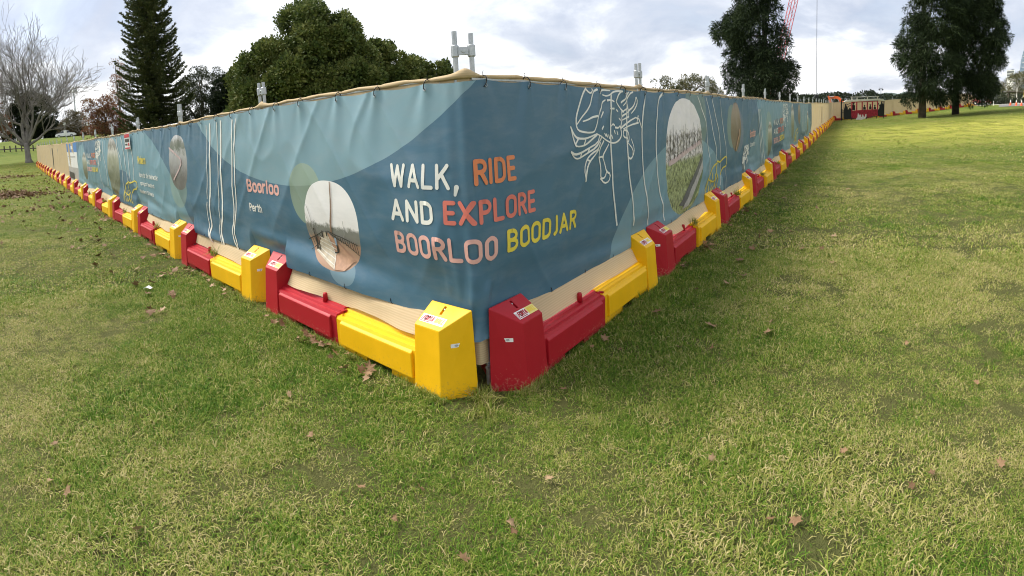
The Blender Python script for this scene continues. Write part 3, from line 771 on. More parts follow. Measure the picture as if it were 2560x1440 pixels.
art('turtle_drawing', TUR, .022, 'ink_yellow', .006, 1, 'yellow line drawing of a turtle')
for k, pl in enumerate(LSTR):
    art('drip_line', [pl], (.014, .017, .034, .014, .036, .022, .020)[k], 'ink_bright', .0034, 2)
for pl in LSTR2: art('drip_line', [pl], .026, 'ink_white', .008, 2)
def fit(lines, u0, u1, z0, z1):
    a = [p for l in lines for p in l]
    x0, x1 = min(p[0] for p in a), max(p[0] for p in a); y0, y1 = min(p[1] for p in a), max(p[1] for p in a)
    return [[(u0 + (p[0] - x0) / (x1 - x0) * (u1 - u0), z0 + (p[1] - y0) / (y1 - y0) * (z1 - z0)) for p in l] for l in lines]
art('turtle_drawing', fit(TUR, -8.68, -7.37, .47, .935), .024, 'ink_yellow', .008, 1, 'small yellow line drawing of a turtle')
for bx in ((-11.9, -10.95, 1.12, 1.74), (6.84, 7.37, .55, .97), (12.1, 13.5, 1.1, 1.74)):
    art('crab_drawing', fit(CRAB, *bx), .024 if bx[0] > 0 else .03, 'ink_bright', .008, 0, 'small white line drawing of a crab')
art('turtle_drawing', fit(TUR, 15.2, 16.2, .5, .95), .03, 'ink_yellow', .009, 0, 'far yellow line drawing of a turtle')
for k, (a, b) in enumerate(((8.32, 8.75), (8.45, 8.95), (8.62, 9.12), (13.7, 14.0), (17.6, 17.9), (18.2, 18.5), (19.1, 19.4), (21.6, 21.9))):
    art('drip_line', [[(a, 1.70 if k > 2 else 1.58), (a + .05, 1.2), ((a + b) / 2 + .05, .8), (b, .42)]], .03, 'ink_white', .009, 2)

# printed photographs: pieces of the pictures drawn on top of their ovals
for n_, c_ in dict(pic_timber=(.62, .53, .40), pic_path=(.50, .30, .20), pic_dark=(.05, .045, .04), pic_mast=(.24, .15, .10), pic_white=(.78, .74, .66), pic_grey=(.42, .40, .38), pic_road=(.14, .14, .14), pic_blue=(.30, .42, .55), pic_green=(.16, .20, .10), pic_blush=(.55, .42, .40)).items():
    M[n_] = plain(n_, c_, .5, var=.18, scale=18, spec=.35)
def patch(name, mat, quads, base):
    pr = Print(base)
    for q in quads: pr.quadpatch(*q, 8, 6)
    pr.build(name, M[mat], banner)
patch('photo_deck', 'pic_timber', [((-1.60, .62), (-1.318, .522), (-1.405, .785), (-1.452, .785))], .0050)
patch('photo_path', 'pic_path', [((-1.318, .522), (-1.085, .615), (-1.385, .787), (-1.405, .787)), ((-1.318, .522), (-1.20, .532), (-1.12, .60), (-1.20, .64))], .0056)
art('photo_line', [[(-1.318, .526), (-1.34, .62), (-1.375, .70), (-1.405, .785)]] + [[(-1.58 + .02 * k, .63 + .028 * k), (-1.335 + .004 * k, .555 + .038 * k)] for k in range(5)], .007, 'pic_white', .0084, 0)
art('photo_mast', [[(-1.300, 1.178), (-1.312, 1.02), (-1.345, .80)]], (.010, .020), 'pic_mast', .0062, 1)
art('photo_cable', [[(-1.66, .98), (-1.60, .86), (-1.57, .77)], [(-1.685, .92), (-1.61, .77)], [(-1.18, .90), (-1.17, .82), (-1.19, .77)]], .005, 'pic_grey', .0062, 1)
rail = [[(-1.395, .802), (-1.20, .775), (-1.03, .738)], [(-1.36, .786), (-1.18, .735), (-1.035, .665)]] + [[(-1.36 + .026 * k, .797 - .0037 * k), (-1.352 + .026 * k, .783 - .0088 * k)] for k in range(13)]
art('photo_railing', rail, .006, 'pic_dark', .0088, 0)
art('photo_railing', [[(-1.69, .70), (-1.56, .745), (-1.46, .79)], [(-1.66, .62), (-1.56, .68), (-1.46, .77)]] + [[(-1.66 + .03 * k, .715 + .011 * k), (-1.645 + .03 * k, .65 + .018 * k)] for k in range(6)], .006, 'pic_dark', .0088, 0)
art('photo_figure', [[(-1.585, .64), (-1.580, .71), (-1.575, .775)], [(-1.572, .645), (-1.570, .74)], [(-1.573, .79), (-1.571, .800)], [(-1.545, .638), (-1.545, .69)], [(-1.468, .745), (-1.466, .79)], [(-1.408, .765), (-1.407, .795)]], .016, 'pic_dark', .0096, 0)
art('photo_figure', [[(-1.302, .705), (-1.300, .752)]], .024, 'pic_blue', .0096, 0)
art('photo_figure', [[(-1.305, .655), (-1.302, .70)], [(-1.292, .655), (-1.294, .70)], [(-1.300, .770), (-1.299, .774)], [(-1.34, .640), (-1.30, .648)]], .012, 'pic_dark', .0098, 0)
patch('photo_path', 'pic_blush', [((2.99, 1.02), (4.20, 1.175), (4.20, 1.225), (2.98, 1.075))], .0050)
patch('photo_road', 'pic_road', [((3.36, .535), (3.55, .50), (4.26, .96), (4.27, 1.04))], .0055)
patch('photo_kerb', 'pic_grey', [((3.48, .47), (3.72, .475), (4.28, .86), (4.27, .96))], .0060)
patch('photo_verge', 'pic_green', [((3.70, .47), (3.84, .50), (4.22, .72), (4.28, .86))], .0066)
trunks = [[(3.02 + .115 * k + .03 * math.sin(k * 3.1), 1.08 + .012 * k), (3.03 + .115 * k, 1.25), (3.05 + .112 * k + .03 * math.cos(k * 2), 1.40 + .05 * math.sin(k * 1.7))] for k in range(11)]
art('photo_trunk', trunks, (.016, .006), 'pic_dark', .0056, 1)
art('photo_path', [[(-5.25, 1.50), (-5.0, 1.43), (-4.70, 1.335), (-4.78, 1.24), (-5.02, 1.10), (-5.10, 1.06)]], .028, 'pic_blush', .0056, 2)
art('photo_path', [[(6.25, .96), (6.40, 1.12), (6.52, 1.27)]], .05, 'pic_path', .0075, 1)

# cable ties and eyelets
def tie_mesh():
    b = MB()
    b.tube([(0, .030 * math.cos(t) - .004, .040 * math.sin(t) - .006) for t in [2 * math.pi * k / 12 for k in range(13)]], .0034, 5)
    b.tube([(0, -.012, .032), (.008, -.010, .050), (.012, -.002, .058)], .0020, 4)
    return b.me('cable_tie', M['black'], True)
def eyelet_mesh():
    b = MB()
    b.tube([(.009 * math.cos(t), .003, .009 * math.sin(t)) for t in [2 * math.pi * k / 10 for k in range(11)]], .0022, 4)
    return b.me('eyelet', M['galv'], True)
TIE, EYE = tie_mesh(), eyelet_mesh()
def put_tie(u, z, sc_=1.0, lean=0.0):
    p = cloth(np.array([u]), np.array([z]))[0]
    n = path(u)[1]
    o = child('cable_tie', TIE, banner)
    o.matrix_parent_inverse = Matrix.Translation(-Vector(banner.location))
    o.location = (p[0] - n[0] * .012, p[1] - n[1] * .012, p[2] + .006)
    o.rotation_euler = (0, lean, math.atan2(n[1], n[0]) - math.pi / 2)
    o.scale = (sc_,) * 3
    return p, n
for u in TIES:
    if u < -12 or u > 14: continue
    p, n = put_tie(float(u), B_TOP - .012, random.uniform(.85, 1.05), random.uniform(-.3, .3))
    if abs(u) < 5:
        o = child('eyelet', EYE, banner); o.location = (p[0] + n[0] * .003, p[1] + n[1] * .003, p[2] - .022); o.rotation_euler = (0, 0, math.atan2(n[1], n[0]) - math.pi / 2)
COLW = .37
def near_column(u):
    a = abs(u)
    if a < .40: return True
    r_ = a % UNIT
    return r_ < COLW or r_ > UNIT - COLW
for k in range(-20, 24):
    u = k * .48 + .24
    if near_column(u) or u < -9.5 or u > 11: continue
    put_tie(u, float(bottom_edge(np.array([u]))[0]) + .012, .62, random.uniform(-.4, .4))

# ------------------------------------------------------------------ fence runs
def ordinal(n):
    return ['first', 'second', 'third', 'fourth', 'fifth', 'sixth', 'seventh', 'eighth', 'ninth', 'tenth', 'eleventh', 'twelfth', 'thirteenth', 'fourteenth', 'fifteenth', 'sixteenth', 'seventeenth', 'eighteenth', 'nineteenth', 'twentieth', 'twenty-first', 'twenty-second', 'twenty-third', 'twenty-fourth', 'twenty-fifth', 'twenty-sixth'][n]
NL_UNITS, NR_UNITS = 19, 21
P_RIGHT = path(NR_UNITS * UNIT)[0]
_e = ground_at(2418, 73); P_FAR = np.array([_e.x, _e.y])
_e = ground_at(2441, 96); P_FAR2 = np.array([_e.x, _e.y])
class Run:
    def __init__(s, p0, d, n, units, name, unit=UNIT):
        s.p0, s.d, s.n, s.units, s.name, s.unit = np.array(p0), np.array(d), np.array(n), units, name, unit
    def pt(s, a, off=0.0): return s.p0 + s.d * a + s.n * off
    def rz(s): return math.atan2(s.n[1], s.n[0]) - math.pi / 2
def straight(a, b, name):
    d = b - a; L_ = np.linalg.norm(d); d = d / L_
    u = max(1, round(L_ / UNIT))
    return Run(a, d, np.array([d[1], -d[0]]), u, name, L_ / u)
RUN_L = Run(C0, DL, NL, NL_UNITS, 'left fence')
RUN_R = Run(C0, DR, NR, NR_UNITS, 'right fence')
RUN_F = straight(P_RIGHT, P_FAR, 'far fence')
RUN_G = straight(P_FAR, P_FAR2, 'far side fence')

def wire_panel_mesh(w):
    b = MB()
    for k in range(1, 12): b.box((w * k / 12 - .0015, -.0015, .14), (w * k / 12 + .0015, .0015, 1.79))
    for k in range(9): b.box((.05, -.0045, .16 + .2 * k), (w - .05, -.0016, .163 + .2 * k))
    b.tube([(.045, 0, .14), (w - .045, 0, .14)], .010, 6); b.tube([(.045, 0, 1.805), (w - .045, 0, 1.805)], .010, 6)
    return b.me('wire_mesh', M['galv'])
def post_mesh(h_):
    b = MB(); b.tube([(0, 0, .02), (0, 0, h_)], .0145, 10)
    b.tube([(0, 0, h_ - .0005), (0, 0, h_ - .03)], .011, 8)
    return b.me('post', M['galv'], False)
WIRE = {}
POST_A, POST_B = post_mesh(2.035), post_mesh(2.06)
def coupler_mesh(gap):
    b = MB()
    for s_ in (-1, 1):
        b.tube([(s_ * gap / 2, 0, -.033), (s_ * gap / 2, 0, -.029), (s_ * gap / 2, 0, .029), (s_ * gap / 2, 0, .033)], [.019, .0225, .0225, .019], 12)
    b.box((-gap / 2, -.0125, -.021), (gap / 2, .0125, .021))
    return b.me('clamp_body', M['galv'], False)
def bolt_mesh():
    b = MB(); b.tube([(0, -.021, 0), (0, .019, 0)], .010, 8)
    return b.me('bolt', M['galv'], False)
COUP, BOLT = coupler_mesh(.09), bolt_mesh()
def make_panels(run, where):
    w = round(run.unit, 2)
    if w not in WIRE: WIRE[w] = wire_panel_mesh(w)
    for i in range(run.units):
        p = run.pt(i * run.unit)
        z = terrain(*run.pt((i + .5) * run.unit))
        left_handed = run.d[0] * run.n[1] - run.d[1] * run.n[0] < 0
        t = thing('fence_panel', f'wire fence panel behind the cloth, {ordinal(i)} {where}', 'fence panel', (p[0], p[1], z), math.atan2(run.d[1], run.d[0]), f'temporary fence panels of the {run.name}')
        obj('wire_mesh', WIRE[w], t)['kind'] = 'stuff'
        a = obj('post', POST_A if i % 2 else POST_B, t); a.location = (.045, 0, 0)
        if i == 0 and run in (RUN_L, RUN_R): a.location = (.085, -.02 if run is RUN_L else .02, 0)
        a = obj('post', POST_B if i % 3 else POST_A, t); a.location = (run.unit - .045, 0, 0)
    for i in range(1, run.units):
        p = run.pt(i * run.unit)
        z = terrain(*p)
        t = thing('post_clamp', f'steel clamp above the fence, {ordinal(i - 1)} {where}', 'clamp', (p[0], p[1], z + 1.945), run.rz(), f'post clamps of the {run.name}')
        obj('clamp_body', COUP, t); obj('bolt', BOLT, t)
make_panels(RUN_L, 'left of the corner')
make_panels(RUN_R, 'right of the corner')
make_panels(RUN_F, 'along the far tan fence from its left end')
make_panels(RUN_G, 'on the run turning away past the right trees')
# the clamp at the corner joins the last posts of both runs
a, b = RUN_L.pt(.085, -.02), RUN_R.pt(.085, -.02)
mid = (a + b) / 2; gap = float(np.linalg.norm(b - a)); d_ = (b - a) / gap
t = thing('post_clamp', 'large steel H-shaped clamp on top of the fence corner', 'clamp', (mid[0], mid[1], 1.955), math.atan2(d_[1], d_[0]), 'post clamps')
obj('clamp_body', coupler_mesh(gap), t); obj('bolt', BOLT, t)

# ------------------------------------------------------------------ tan shade cloth over all runs
def shade_mat():
    t = NT('tan_shade_cloth')
    co = t.coord('World')
    n = t.noise(co, 2.2, 6, .6, .2)
    knit = t.node('ShaderNodeTexWave', wave_type='BANDS', bands_direction='Z'); knit.inputs['Scale'].default_value = 24; knit.inputs['Distortion'].default_value = .4
    t.l.new(co, knit.inputs['Vector'])
    c = t.mix(n, (.60, .46, .27), (.70, .56, .36))
    c = t.mix(t.math('MULTIPLY', knit.outputs['Fac'], .30), c, (.40, .29, .15))
    t.bump(t.math('ADD', knit.outputs['Fac'], t.noise(co, 60, 2)), .10, .004)
    t.set(c, .85, 0, .15)
    tr = t.node('ShaderNodeBsdfTranslucent'); t.l.new(c, tr.inputs[0])
    mx_ = t.node('ShaderNodeMixShader'); mx_.inputs[0].default_value = .22
    t.l.new(t.b.outputs[0], mx_.inputs[1]); t.l.new(tr.outputs[0], mx_.inputs[2]); t.l.new(mx_.outputs[0], t.out.inputs[0])
    return t.m
M['shade'] = shade_mat()
def tan_part(us, pathfn, zfn, corner):
    """hanging sheet and the skirt that lies on the barrier bases"""
    us = np.asarray(us)
    rows = [1.815, 1.70, 1.55, 1.35, 1.15, .95, .75, .60, .50, .43, .40, .375, .35, .325, .30, .282]
    nr = len(rows)
    P, N = pathfn(us)
    g = zfn(us)
    V_ = np.zeros((len(us), nr, 3))
    colm = np.array([near_column(float(u)) for u in us]) if corner is not None else np.array([near_column(float(u) + .6) for u in us])
    for k, z in enumerate(rows):
        d = .014 + .010 * vnoise(us * 1.7 + z * .6, us * 0 + z * 1.3, 51) + .012 * (1 - np.abs(vnoise(us * 1.1 + z * .9, us * .1 + z * .4, 52))) ** 6 + .006 * (1 - np.abs(vnoise(us * .35, us * 0 + z * 5.5, 53))) ** 8
        if corner is not None:
            d = np.where((us > B_L + .02) & (us < B_R - .02), .002 + .25 * np.abs(d), d)
            d = np.where(np.abs(us) < .2, -.006, d)
        zz_ = np.full(len(us), z)
        if z < .425:
            f = (.425 - z) / .147
            fl = np.where(colm, 0.0, .030 * min(1, f * 3) + .075 * f ** 1.2 * (.8 + .45 * vnoise(us * 2.3, us * 0, 54)))
            d = np.where(colm, .004, d + fl)
            zz_ = zz_ + np.where(colm, 0, .018 * f * vnoise(us * 3.1, us * 0 + 7, 55))
            if corner is not None:
                c_ = np.abs(us) < .2
                zz_ = np.where(c_, .425 - (.425 - z) * 1.9, zz_); d = np.where(c_, -.004, d)
        V_[:, k, :2] = P + N * np.maximum(d, -.006)[:, None]
        V_[:, k, 2] = zz_ + g
    ix = np.arange(len(us) * nr).reshape(len(us), nr)
    F_ = np.stack([ix[:-1, :-1], ix[:-1, 1:], ix[1:, 1:], ix[1:, :-1]], -1).reshape(-1, 4)
    return V_.reshape(-1, 3), F_
def roll_part(us, pathfn, zfn, posts):
    us = np.asarray(us); P, N = pathfn(us); g = zfn(us)
    n = 9
    V_ = np.zeros((len(us), n, 3))
    near = np.exp(-(np.min(np.abs(us[:, None] - np.asarray(posts)[None]), 1) / .07) ** 2)
    r_ = .0135 + .003 * vnoise(us * 7, us * 0, 61) + .008 * near
    tight = np.min(np.abs(us[:, None] - TIES[None]), 1)
    r_ = r_ - .005 * np.exp(-(tight / .03) ** 2)
    sag_ = -.008 * np.abs(np.sin(us * math.pi / .48)) + .006 * vnoise(us * 1.3, us * 0, 62) + .007 * near
    for k in range(n):
        a_ = 2 * math.pi * k / n
        V_[:, k, :2] = P + N * (.004 + r_ * 1.05 * math.cos(a_))[:, None]
        V_[:, k, 2] = 1.820 + sag_ + r_ * math.sin(a_) * (1 + .5 * near) + g
    ix = np.arange(len(us) * n).reshape(len(us), n)
    F_ = np.stack([ix[:-1], np.roll(ix[:-1], -1, 1), np.roll(ix[1:], -1, 1), ix[1:]], -1).reshape(-1, 4)
    return V_.reshape(-1, 3), F_
def dense(a, b, far=.16):
    out, u = [], a
    while u < b:
        out.append(u); u += .012 if abs(u) < .3 else .04 if abs(u) < 6 else .08 if abs(u) < 14 else far
    return np.array(out + [b])
def shade(name_label, us, pathfn, zfn, posts, corner):
    t = thing('shade_cloth', name_label, 'shade cloth', tuple(float(v) for v in np.append(pathfn(np.array([us[0]]))[0][0], 0)))
    V_, F_ = tan_part(us, pathfn, zfn, corner); child('sheet', fast_mesh('sheet', V_, F_, M['shade'], True), t)
    V_, F_ = roll_part(us, pathfn, zfn, posts); child('rolled_top', fast_mesh('rolled_top', V_, F_, M['shade'], True), t)
    return t
shade('tan shade cloth rolled over the fence top, left and right of the corner', dense(-NL_UNITS * UNIT, NR_UNITS * UNIT), path_arr, fence_z, [k * UNIT for k in range(-NL_UNITS, NR_UNITS + 1)], 0.0)
def run_fn(run):
    def pf(u):
        u = np.asarray(u); return run.p0[None] + u[:, None] * run.d + 0 * u[:, None], np.tile(run.n, (len(u), 1))
    ua = np.linspace(0, run.units * run.unit, 60); za = np.array([terrain(*run.pt(a)) for a in ua])
    return pf, lambda u: np.interp(u, ua, za)
for rn, lb in ((RUN_F, 'tan shade cloth on the far fence behind the tram cut-out'), (RUN_G, 'tan shade cloth on the fence turning away past the right trees')):
    pf, zf = run_fn(rn)
    shade(lb, np.arange(0, rn.units * rn.unit, .2), pf, zf, [k * rn.unit for k in range(rn.units + 1)], None)

# ------------------------------------------------------------------ plastic barriers
BY = .03                                       # gap between cloth and barrier back
def slope_pt(x, t, off=0.0):
    y0, z0, y1, z1 = BY + .155, .400, BY, .500
    ny, nz_ = (z1 - z0), (y0 - y1)
    l = math.hypot(ny, nz_)
    return (x, y0 + (y1 - y0) * t + ny / l * off, z0 + (z1 - z0) * t + nz_ / l * off)
def barrier_mesh(sx, mat):
    """sx +1: base runs towards +x from the column, -1: towards -x"""
    b = bmesh.new()
    bot = [(-.01, BY, 0), (.335, BY, 0), (.335, BY + .18, 0), (.118, BY + .18, 0)]
    top = [slope_pt(.004, 1), slope_pt(.328, 1), slope_pt(.328, 0), slope_pt(.124, 0)]
    vb = [b.verts.new(p) for p in bot]; vt = [b.verts.new(p) for p in top]
    b.faces.new(vb[::-1])
    sl = b.faces.new(vt)
    for k in range(4): b.faces.new((vb[k], vb[(k + 1) % 4], vt[(k + 1) % 4], vt[k]))
    bmesh.ops.recalc_face_normals(b, faces=b.faces)
    outer = list(b.edges)
    bmesh.ops.bevel(b, geom=[e for e in outer if not all(v.co.z < .01 for v in e.verts)], offset=.006, segments=2, profile=.6, affect='EDGES')
    sl = max(b.faces, key=lambda f: f.calc_area() * (f.normal.z > .5) * (f.normal.z < .95))
    res = bmesh.ops.inset_region(b, faces=[sl], thickness=.02, depth=0)
    cx_ = .195
    tgt = [slope_pt(cx_ - .010, .90), slope_pt(cx_ + .010, .90), slope_pt(cx_ + .010, .56), slope_pt(cx_ - .010, .56)]
    vs = list(sl.verts)
    for v in vs:
        best = min(range(4), key=lambda q: (Vector(top[q]) - v.co).length)
        v.co = Vector(tgt[best])
    ext = bmesh.ops.extrude_discrete_faces(b, faces=[sl])
    nf = ext['faces'][0]
    nrm = Vector((0, .1, .155)).normalized()
    for v in nf.verts: v.co -= nrm * .03
    # base
    prof = [(BY + .012, 0), (BY + .150, 0), (BY + .156, .228), (BY + .146, .246), (BY + .118, .247), (BY + .110, .262), (BY + .080, .264), (BY + .073, .276), (BY + .012, .277)]
    def seg(x0, x1, zb):
        pr = [(y, max(z, zb)) for y, z in prof]
        A = [b.verts.new((x0, y, z)) for y, z in pr]; B_ = [b.verts.new((x1, y, z)) for y, z in pr]
        b.faces.new(A); b.faces.new(B_[::-1])
        for k in range(len(pr)):
            b.faces.new((A[k], B_[k], B_[(k + 1) % len(pr)], A[(k + 1) % len(pr)]))
    seg(.30, .58, 0); seg(.58, .84, .052); seg(.84, 1.172, 0)
    # raised panel along the front
    pa = bmesh.new()
    y0, y1 = BY + .146, BY + .173
    q = [(.36, y0, .052), (1.11, y0, .052), (1.11, y0, .236), (.36, y0, .236), (.36, y1, .058), (1.11, y1, .058), (1.11, y1, .214), (.36, y1, .214)]
    w_ = [pa.verts.new(p) for p in q]
    for f in ((0, 1, 2, 3), (4, 7, 6, 5), (0, 4, 5, 1), (1, 5, 6, 2), (2, 6, 7, 3), (3, 7, 4, 0)): pa.faces.new([w_[k] for k in f])
    bmesh.ops.recalc_face_normals(pa, faces=pa.faces)
    bmesh.ops.bevel(pa, geom=list(pa.edges), offset=.007, segments=2, profile=.6, affect='EDGES')
    tmp = bpy.data.meshes.new('tmp'); pa.to_mesh(tmp); pa.free()
    b.from_mesh(tmp); bpy.data.meshes.remove(tmp)
    if sx < 0:
        for v in b.verts: v.co.x = -v.co.x
    bmesh.ops.recalc_face_normals(b, faces=b.faces)
    me = bpy.data.meshes.new('barrier_body'); b.to_mesh(me); b.free()
    me.materials.append(mat)
    return me
BODY = {'yellow': barrier_mesh(1, M['yellow']), 'red': barrier_mesh(-1, M['red'])}
def bolt_small():
    b = MB(); n = 8
    c = slope_pt(.195, .80, -.010)
    for k in range(4):
        pass
    b.tube([(c[0], c[1] - .006, c[2]), (c[0], c[1] - .003, c[2]), (c[0], c[1] + .004, c[2]), (c[0], c[1] + .007, c[2])], [.003, .008, .008, .003], n)
    return b.me('bolt_head', M['galv'], True)
class Plate:
    """flat sticker print in the plane of the sloped top; a runs to the reader's right, b up the slope"""
    def __init__(s, sgn): s.sgn = sgn; s.v, s.f, s.k = [], [], 0
    def map(s, a, b, off):
        a, b = a * 1.18, b * 1.22
        x = .222 - a                            # reader's right is -x for the yellow mesh
        p = slope_pt(x, .16 + b / .1845, .0012 + off)
        return p if s.sgn > 0 else (p[0] - .444, p[1], p[2])
    def quad(s, pts, off):
        o = len(s.v); s.v += [s.map(a, b, off) for a, b in pts]; s.f.append(tuple(range(o, o + len(pts))))
    def text(s, st, a0, a1, b0, b1, w, off, slant=.18):
        W_ = text_width(st, .26); k = (a1 - a0 - w) / W_; x_ = a0 + w / 2; h_ = b1 - b0
        for c in st:
            gw, strokes = GLY[c]
            for pl in strokes:
                pts = [(x_ + px * k + slant * py * h_, b0 + w / 2 + py * (h_ - w)) for px, py in pl]
                for part in split_sharp(pts):
                    s.k += 1
                    for p, q in zip(part[:-1], part[1:]):
                        dx, dy = q[0] - p[0], q[1] - p[1]; l = math.hypot(dx, dy) or 1
                        ex, ey = dx / l * w * .3, dy / l * w * .3
                        nx, ny = -dy / l * w / 2, dx / l * w / 2
                        s.quad([(p[0] - ex + nx, p[1] - ey + ny), (p[0] - ex - nx, p[1] - ey - ny), (q[0] + ex - nx, q[1] + ey - ny), (q[0] + ex + nx, q[1] + ey + ny)], off + (s.k % 5) * .00012)
            x_ += (gw + .26) * k
    def me(s, name, mat): return fix_normals(mesh(name, s.v, s.f, mat))
def rot2(pts, a=R(-4)): return [(x * math.cos(a) - y * math.sin(a), x * math.sin(a) + y * math.cos(a)) for x, y in pts]
STICK = {}
for nm, sg in (('yellow', 1), ('red', -1)):
    p = Plate(sg); p.quad([(-.078, .0), (-.078, .046), (.010, .046), (.010, .0)], 0); wh = p.me('sticker', M['white'])
    p = Plate(sg); p.quad([(.010, .0), (.010, .046), (.084, .046), (.084, .0)], 0); py_ = p.me('sticker', M['pale_yellow'] if nm == 'red' else M['white'])
    p = Plate(sg); p.text('FORTA', -.066, .008, .010, .040, .0068, .0006)
    p.quad([(-.074, .004), (-.070, .004), (-.070, .036), (-.074, .036)], .0006); p.quad([(-.070, .004), (-.004, .004), (-.004, .008), (-.070, .008)], .0006)
    fo = p.me('sticker_lettering', M['print_red'])
    p = Plate(sg); p.text('WALL', .014, .078, .010, .040, .0068, .0006); wa = p.me('sticker_lettering', M['print_yellow'])
    STICK[nm] = (wh, py_, fo, wa)
def side_pt(w, z, off=.0025):
    """point on the slanted outer side of the column, w from back to front"""
    f = z / .45
    x0, y0, x1, y1 = -.01 + .014 * f, BY, .118 + .006 * f, BY + .18 - .025 * f
    dx, dy = x1 - x0, y1 - y0; l = math.hypot(dx, dy)
    return (x0 + dx * w - dy / l * off, y0 + dy * w + dx / l * off, z)
def small_label(sg):
    b = MB()
    b.add([side_pt(.36, .300), side_pt(.68, .298), side_pt(.68, .320), side_pt(.36, .322)], [(0, 1, 2, 3)])
    return b.me('asset_label', M['white'])
def small_marks(sg):
    b = MB()
    for k, (y0, y1, z) in enumerate(((.48, .56, .313), (.46, .58, .309), (.49, .55, .305))):
        b.add([side_pt(y0, z, .0035), side_pt(y1, z, .0035), side_pt(y1, z + .002, .0035), side_pt(y0, z + .002, .0035)], [(0, 1, 2, 3)])
    return b.me('label_print', M['print_grey'])
BOLT_H = bolt_small()
bh = BOLT_H.copy()
for v in bh.vertices: v.co.x = -v.co.x
BOLT_HR = bh
ASSET, ASSETP = small_label(1), small_marks(1)
def peg_mesh():
    b = MB(); b.tube([(-.93, BY + .075, .268), (-.93, BY + .075, .322), (-.93, BY + .075, .332)], [.021, .018, .015], 10)
    return b.me('locking_peg', M['red'], True)
def lug_mesh():
    b = MB(); b.box((-1.205, BY + .085, .2485), (-1.16, BY + .112, .268)); b.box((-1.205, BY + .07, .2487), (-1.187, BY + .13, .2678))
    return bevel_me(b.me('joint_lug', M['red']), .004, 2)
def hole_disc_mesh():
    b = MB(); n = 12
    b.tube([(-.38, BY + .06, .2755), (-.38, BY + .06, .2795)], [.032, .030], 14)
    me_ = b.me('dark_hole_disc', M['black'])  # black disc laid on top, painting the dark inside of an oval hole
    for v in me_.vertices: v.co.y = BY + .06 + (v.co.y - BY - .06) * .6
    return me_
PEG, LUG, HOLE_DISC = peg_mesh(), lug_mesh(), hole_disc_mesh()
def place_barrier(colr, run, s, i, order, where, detail, xs=1.0, tilt=True):
    p = run.pt(s)
    z = terrain(*run.pt(s + (.55 if (colr == 'yellow') == (run is RUN_L) else -.55)))
    t = thing('barrier', f'{colr} plastic barrier, {ordinal(order)} {colr} one {where}', 'barrier', (p[0], p[1], z - .006), run.rz() + (random.uniform(-.02, .02) if tilt else 0), f'{colr} barriers of the {run.name}')
    t.scale = (xs, 1, 1)
    t.rotation_euler.y = random.uniform(-.009, .009)
    obj('barrier_body', BODY[colr], t)
    if detail >= 1:
        for m_ in STICK[colr]: obj(m_.name.split('.')[0], m_, t)
        if colr == 'red': obj('locking_peg', PEG, t)
    if detail >= 2:
        obj('bolt_head', BOLT_H if colr == 'yellow' else BOLT_HR, t)
        if colr == 'red': obj('joint_lug', LUG, t); obj('dark_hole_disc', HOLE_DISC, t)
    if detail >= 2 or (run is RUN_L and colr == 'yellow' and i < 4):
        a = obj('asset_label', ASSET, t); obj('label_print', ASSETP, a)
        if colr == 'red': a.scale = (-1, 1, 1)
    return t
def barrier_run(run, where, detail_units):
    for i in range(run.units):
        s0 = i * run.unit + ((.012 if run is RUN_L else .045) if i == 0 and run in (RUN_L, RUN_R) else .028)
        s1 = (i + 1) * run.unit - .022
        xs = (s1 - s0) / 2.350
        det = 2 if i < 2 and detail_units else 1 if i < detail_units else 0
        if run is RUN_L: first, second = 'yellow', 'red'
        else: first, second = 'red', 'yellow'
        place_barrier(first, run, s0, i, i, where, det, xs)
        place_barrier(second, run, s1, i, i, where, det, xs)
barrier_run(RUN_L, 'left of the fence corner', 7)
barrier_run(RUN_R, 'right of the fence corner', 7)
barrier_run(RUN_F, 'along the far tan fence', 0)
barrier_run(RUN_G, 'on the run past the right trees', 0)
# two barriers stand behind the corner; a sliver of each shows in the gap
for colr, run in (('yellow', RUN_L), ('red', RUN_R)):
    p = run.pt(.16, -.05)
    t = thing('barrier', f'{colr} barrier behind the fence corner, seen through the gap', 'barrier', (p[0], p[1], 0), run.rz() + math.pi, 'barriers behind the corner')
    o = obj('barrier_body', BODY['red' if colr == 'yellow' else 'yellow'], t)
    me_ = o.data.copy(); me_.materials.clear(); me_.materials.append(M[colr]); o.data = me_
# ------------------------------------------------------------------ trees
def perp(D):
    r = RNG.normal(size=D.shape); r -= D * (r * D).sum(1)[:, None]
    return r / np.linalg.norm(r, axis=1)[:, None]
def unit(a): return a / np.maximum(np.linalg.norm(a, axis=1), 1e-9)[:, None]
def leaf_quads(P, D, L_, W_):
    """diamond leaves from P along D"""
    D = unit(D); S = perp(D)
    L_ = np.asarray(L_)[:, None]; W_ = np.asarray(W_)[:, None]
    V_ = np.stack([P, P + D * L_ * .5 + S * W_ * .5, P + D * L_, P + D * L_ * .5 - S * W_ * .5], 1).reshape(-1, 3)
    return V_, np.arange(len(V_)).reshape(-1, 4)
def in_poly(x, y, poly):
    c = False; j = len(poly) - 1
    for i in range(len(poly)):
        xi, yi = poly[i]; xj, yj = poly[j]
        if (yi > y) != (yj > y) and x < (xj - xi) * (y - yi) / (yj - yi) + xi: c = not c
        j = i
    return c
def edge_dist(x, y, poly):
    best = 1e9
    for (x0, y0), (x1, y1) in zip(poly, poly[1:] + poly[:1]):
        dx, dy = x1 - x0, y1 - y0
        t = max(0, min(1, ((x - x0) * dx + (y - y0) * dy) / (dx * dx + dy * dy + 1e-9)))
        best = min(best, math.hypot(x - x0 - t * dx, y - y0 - t * dy))
    return best
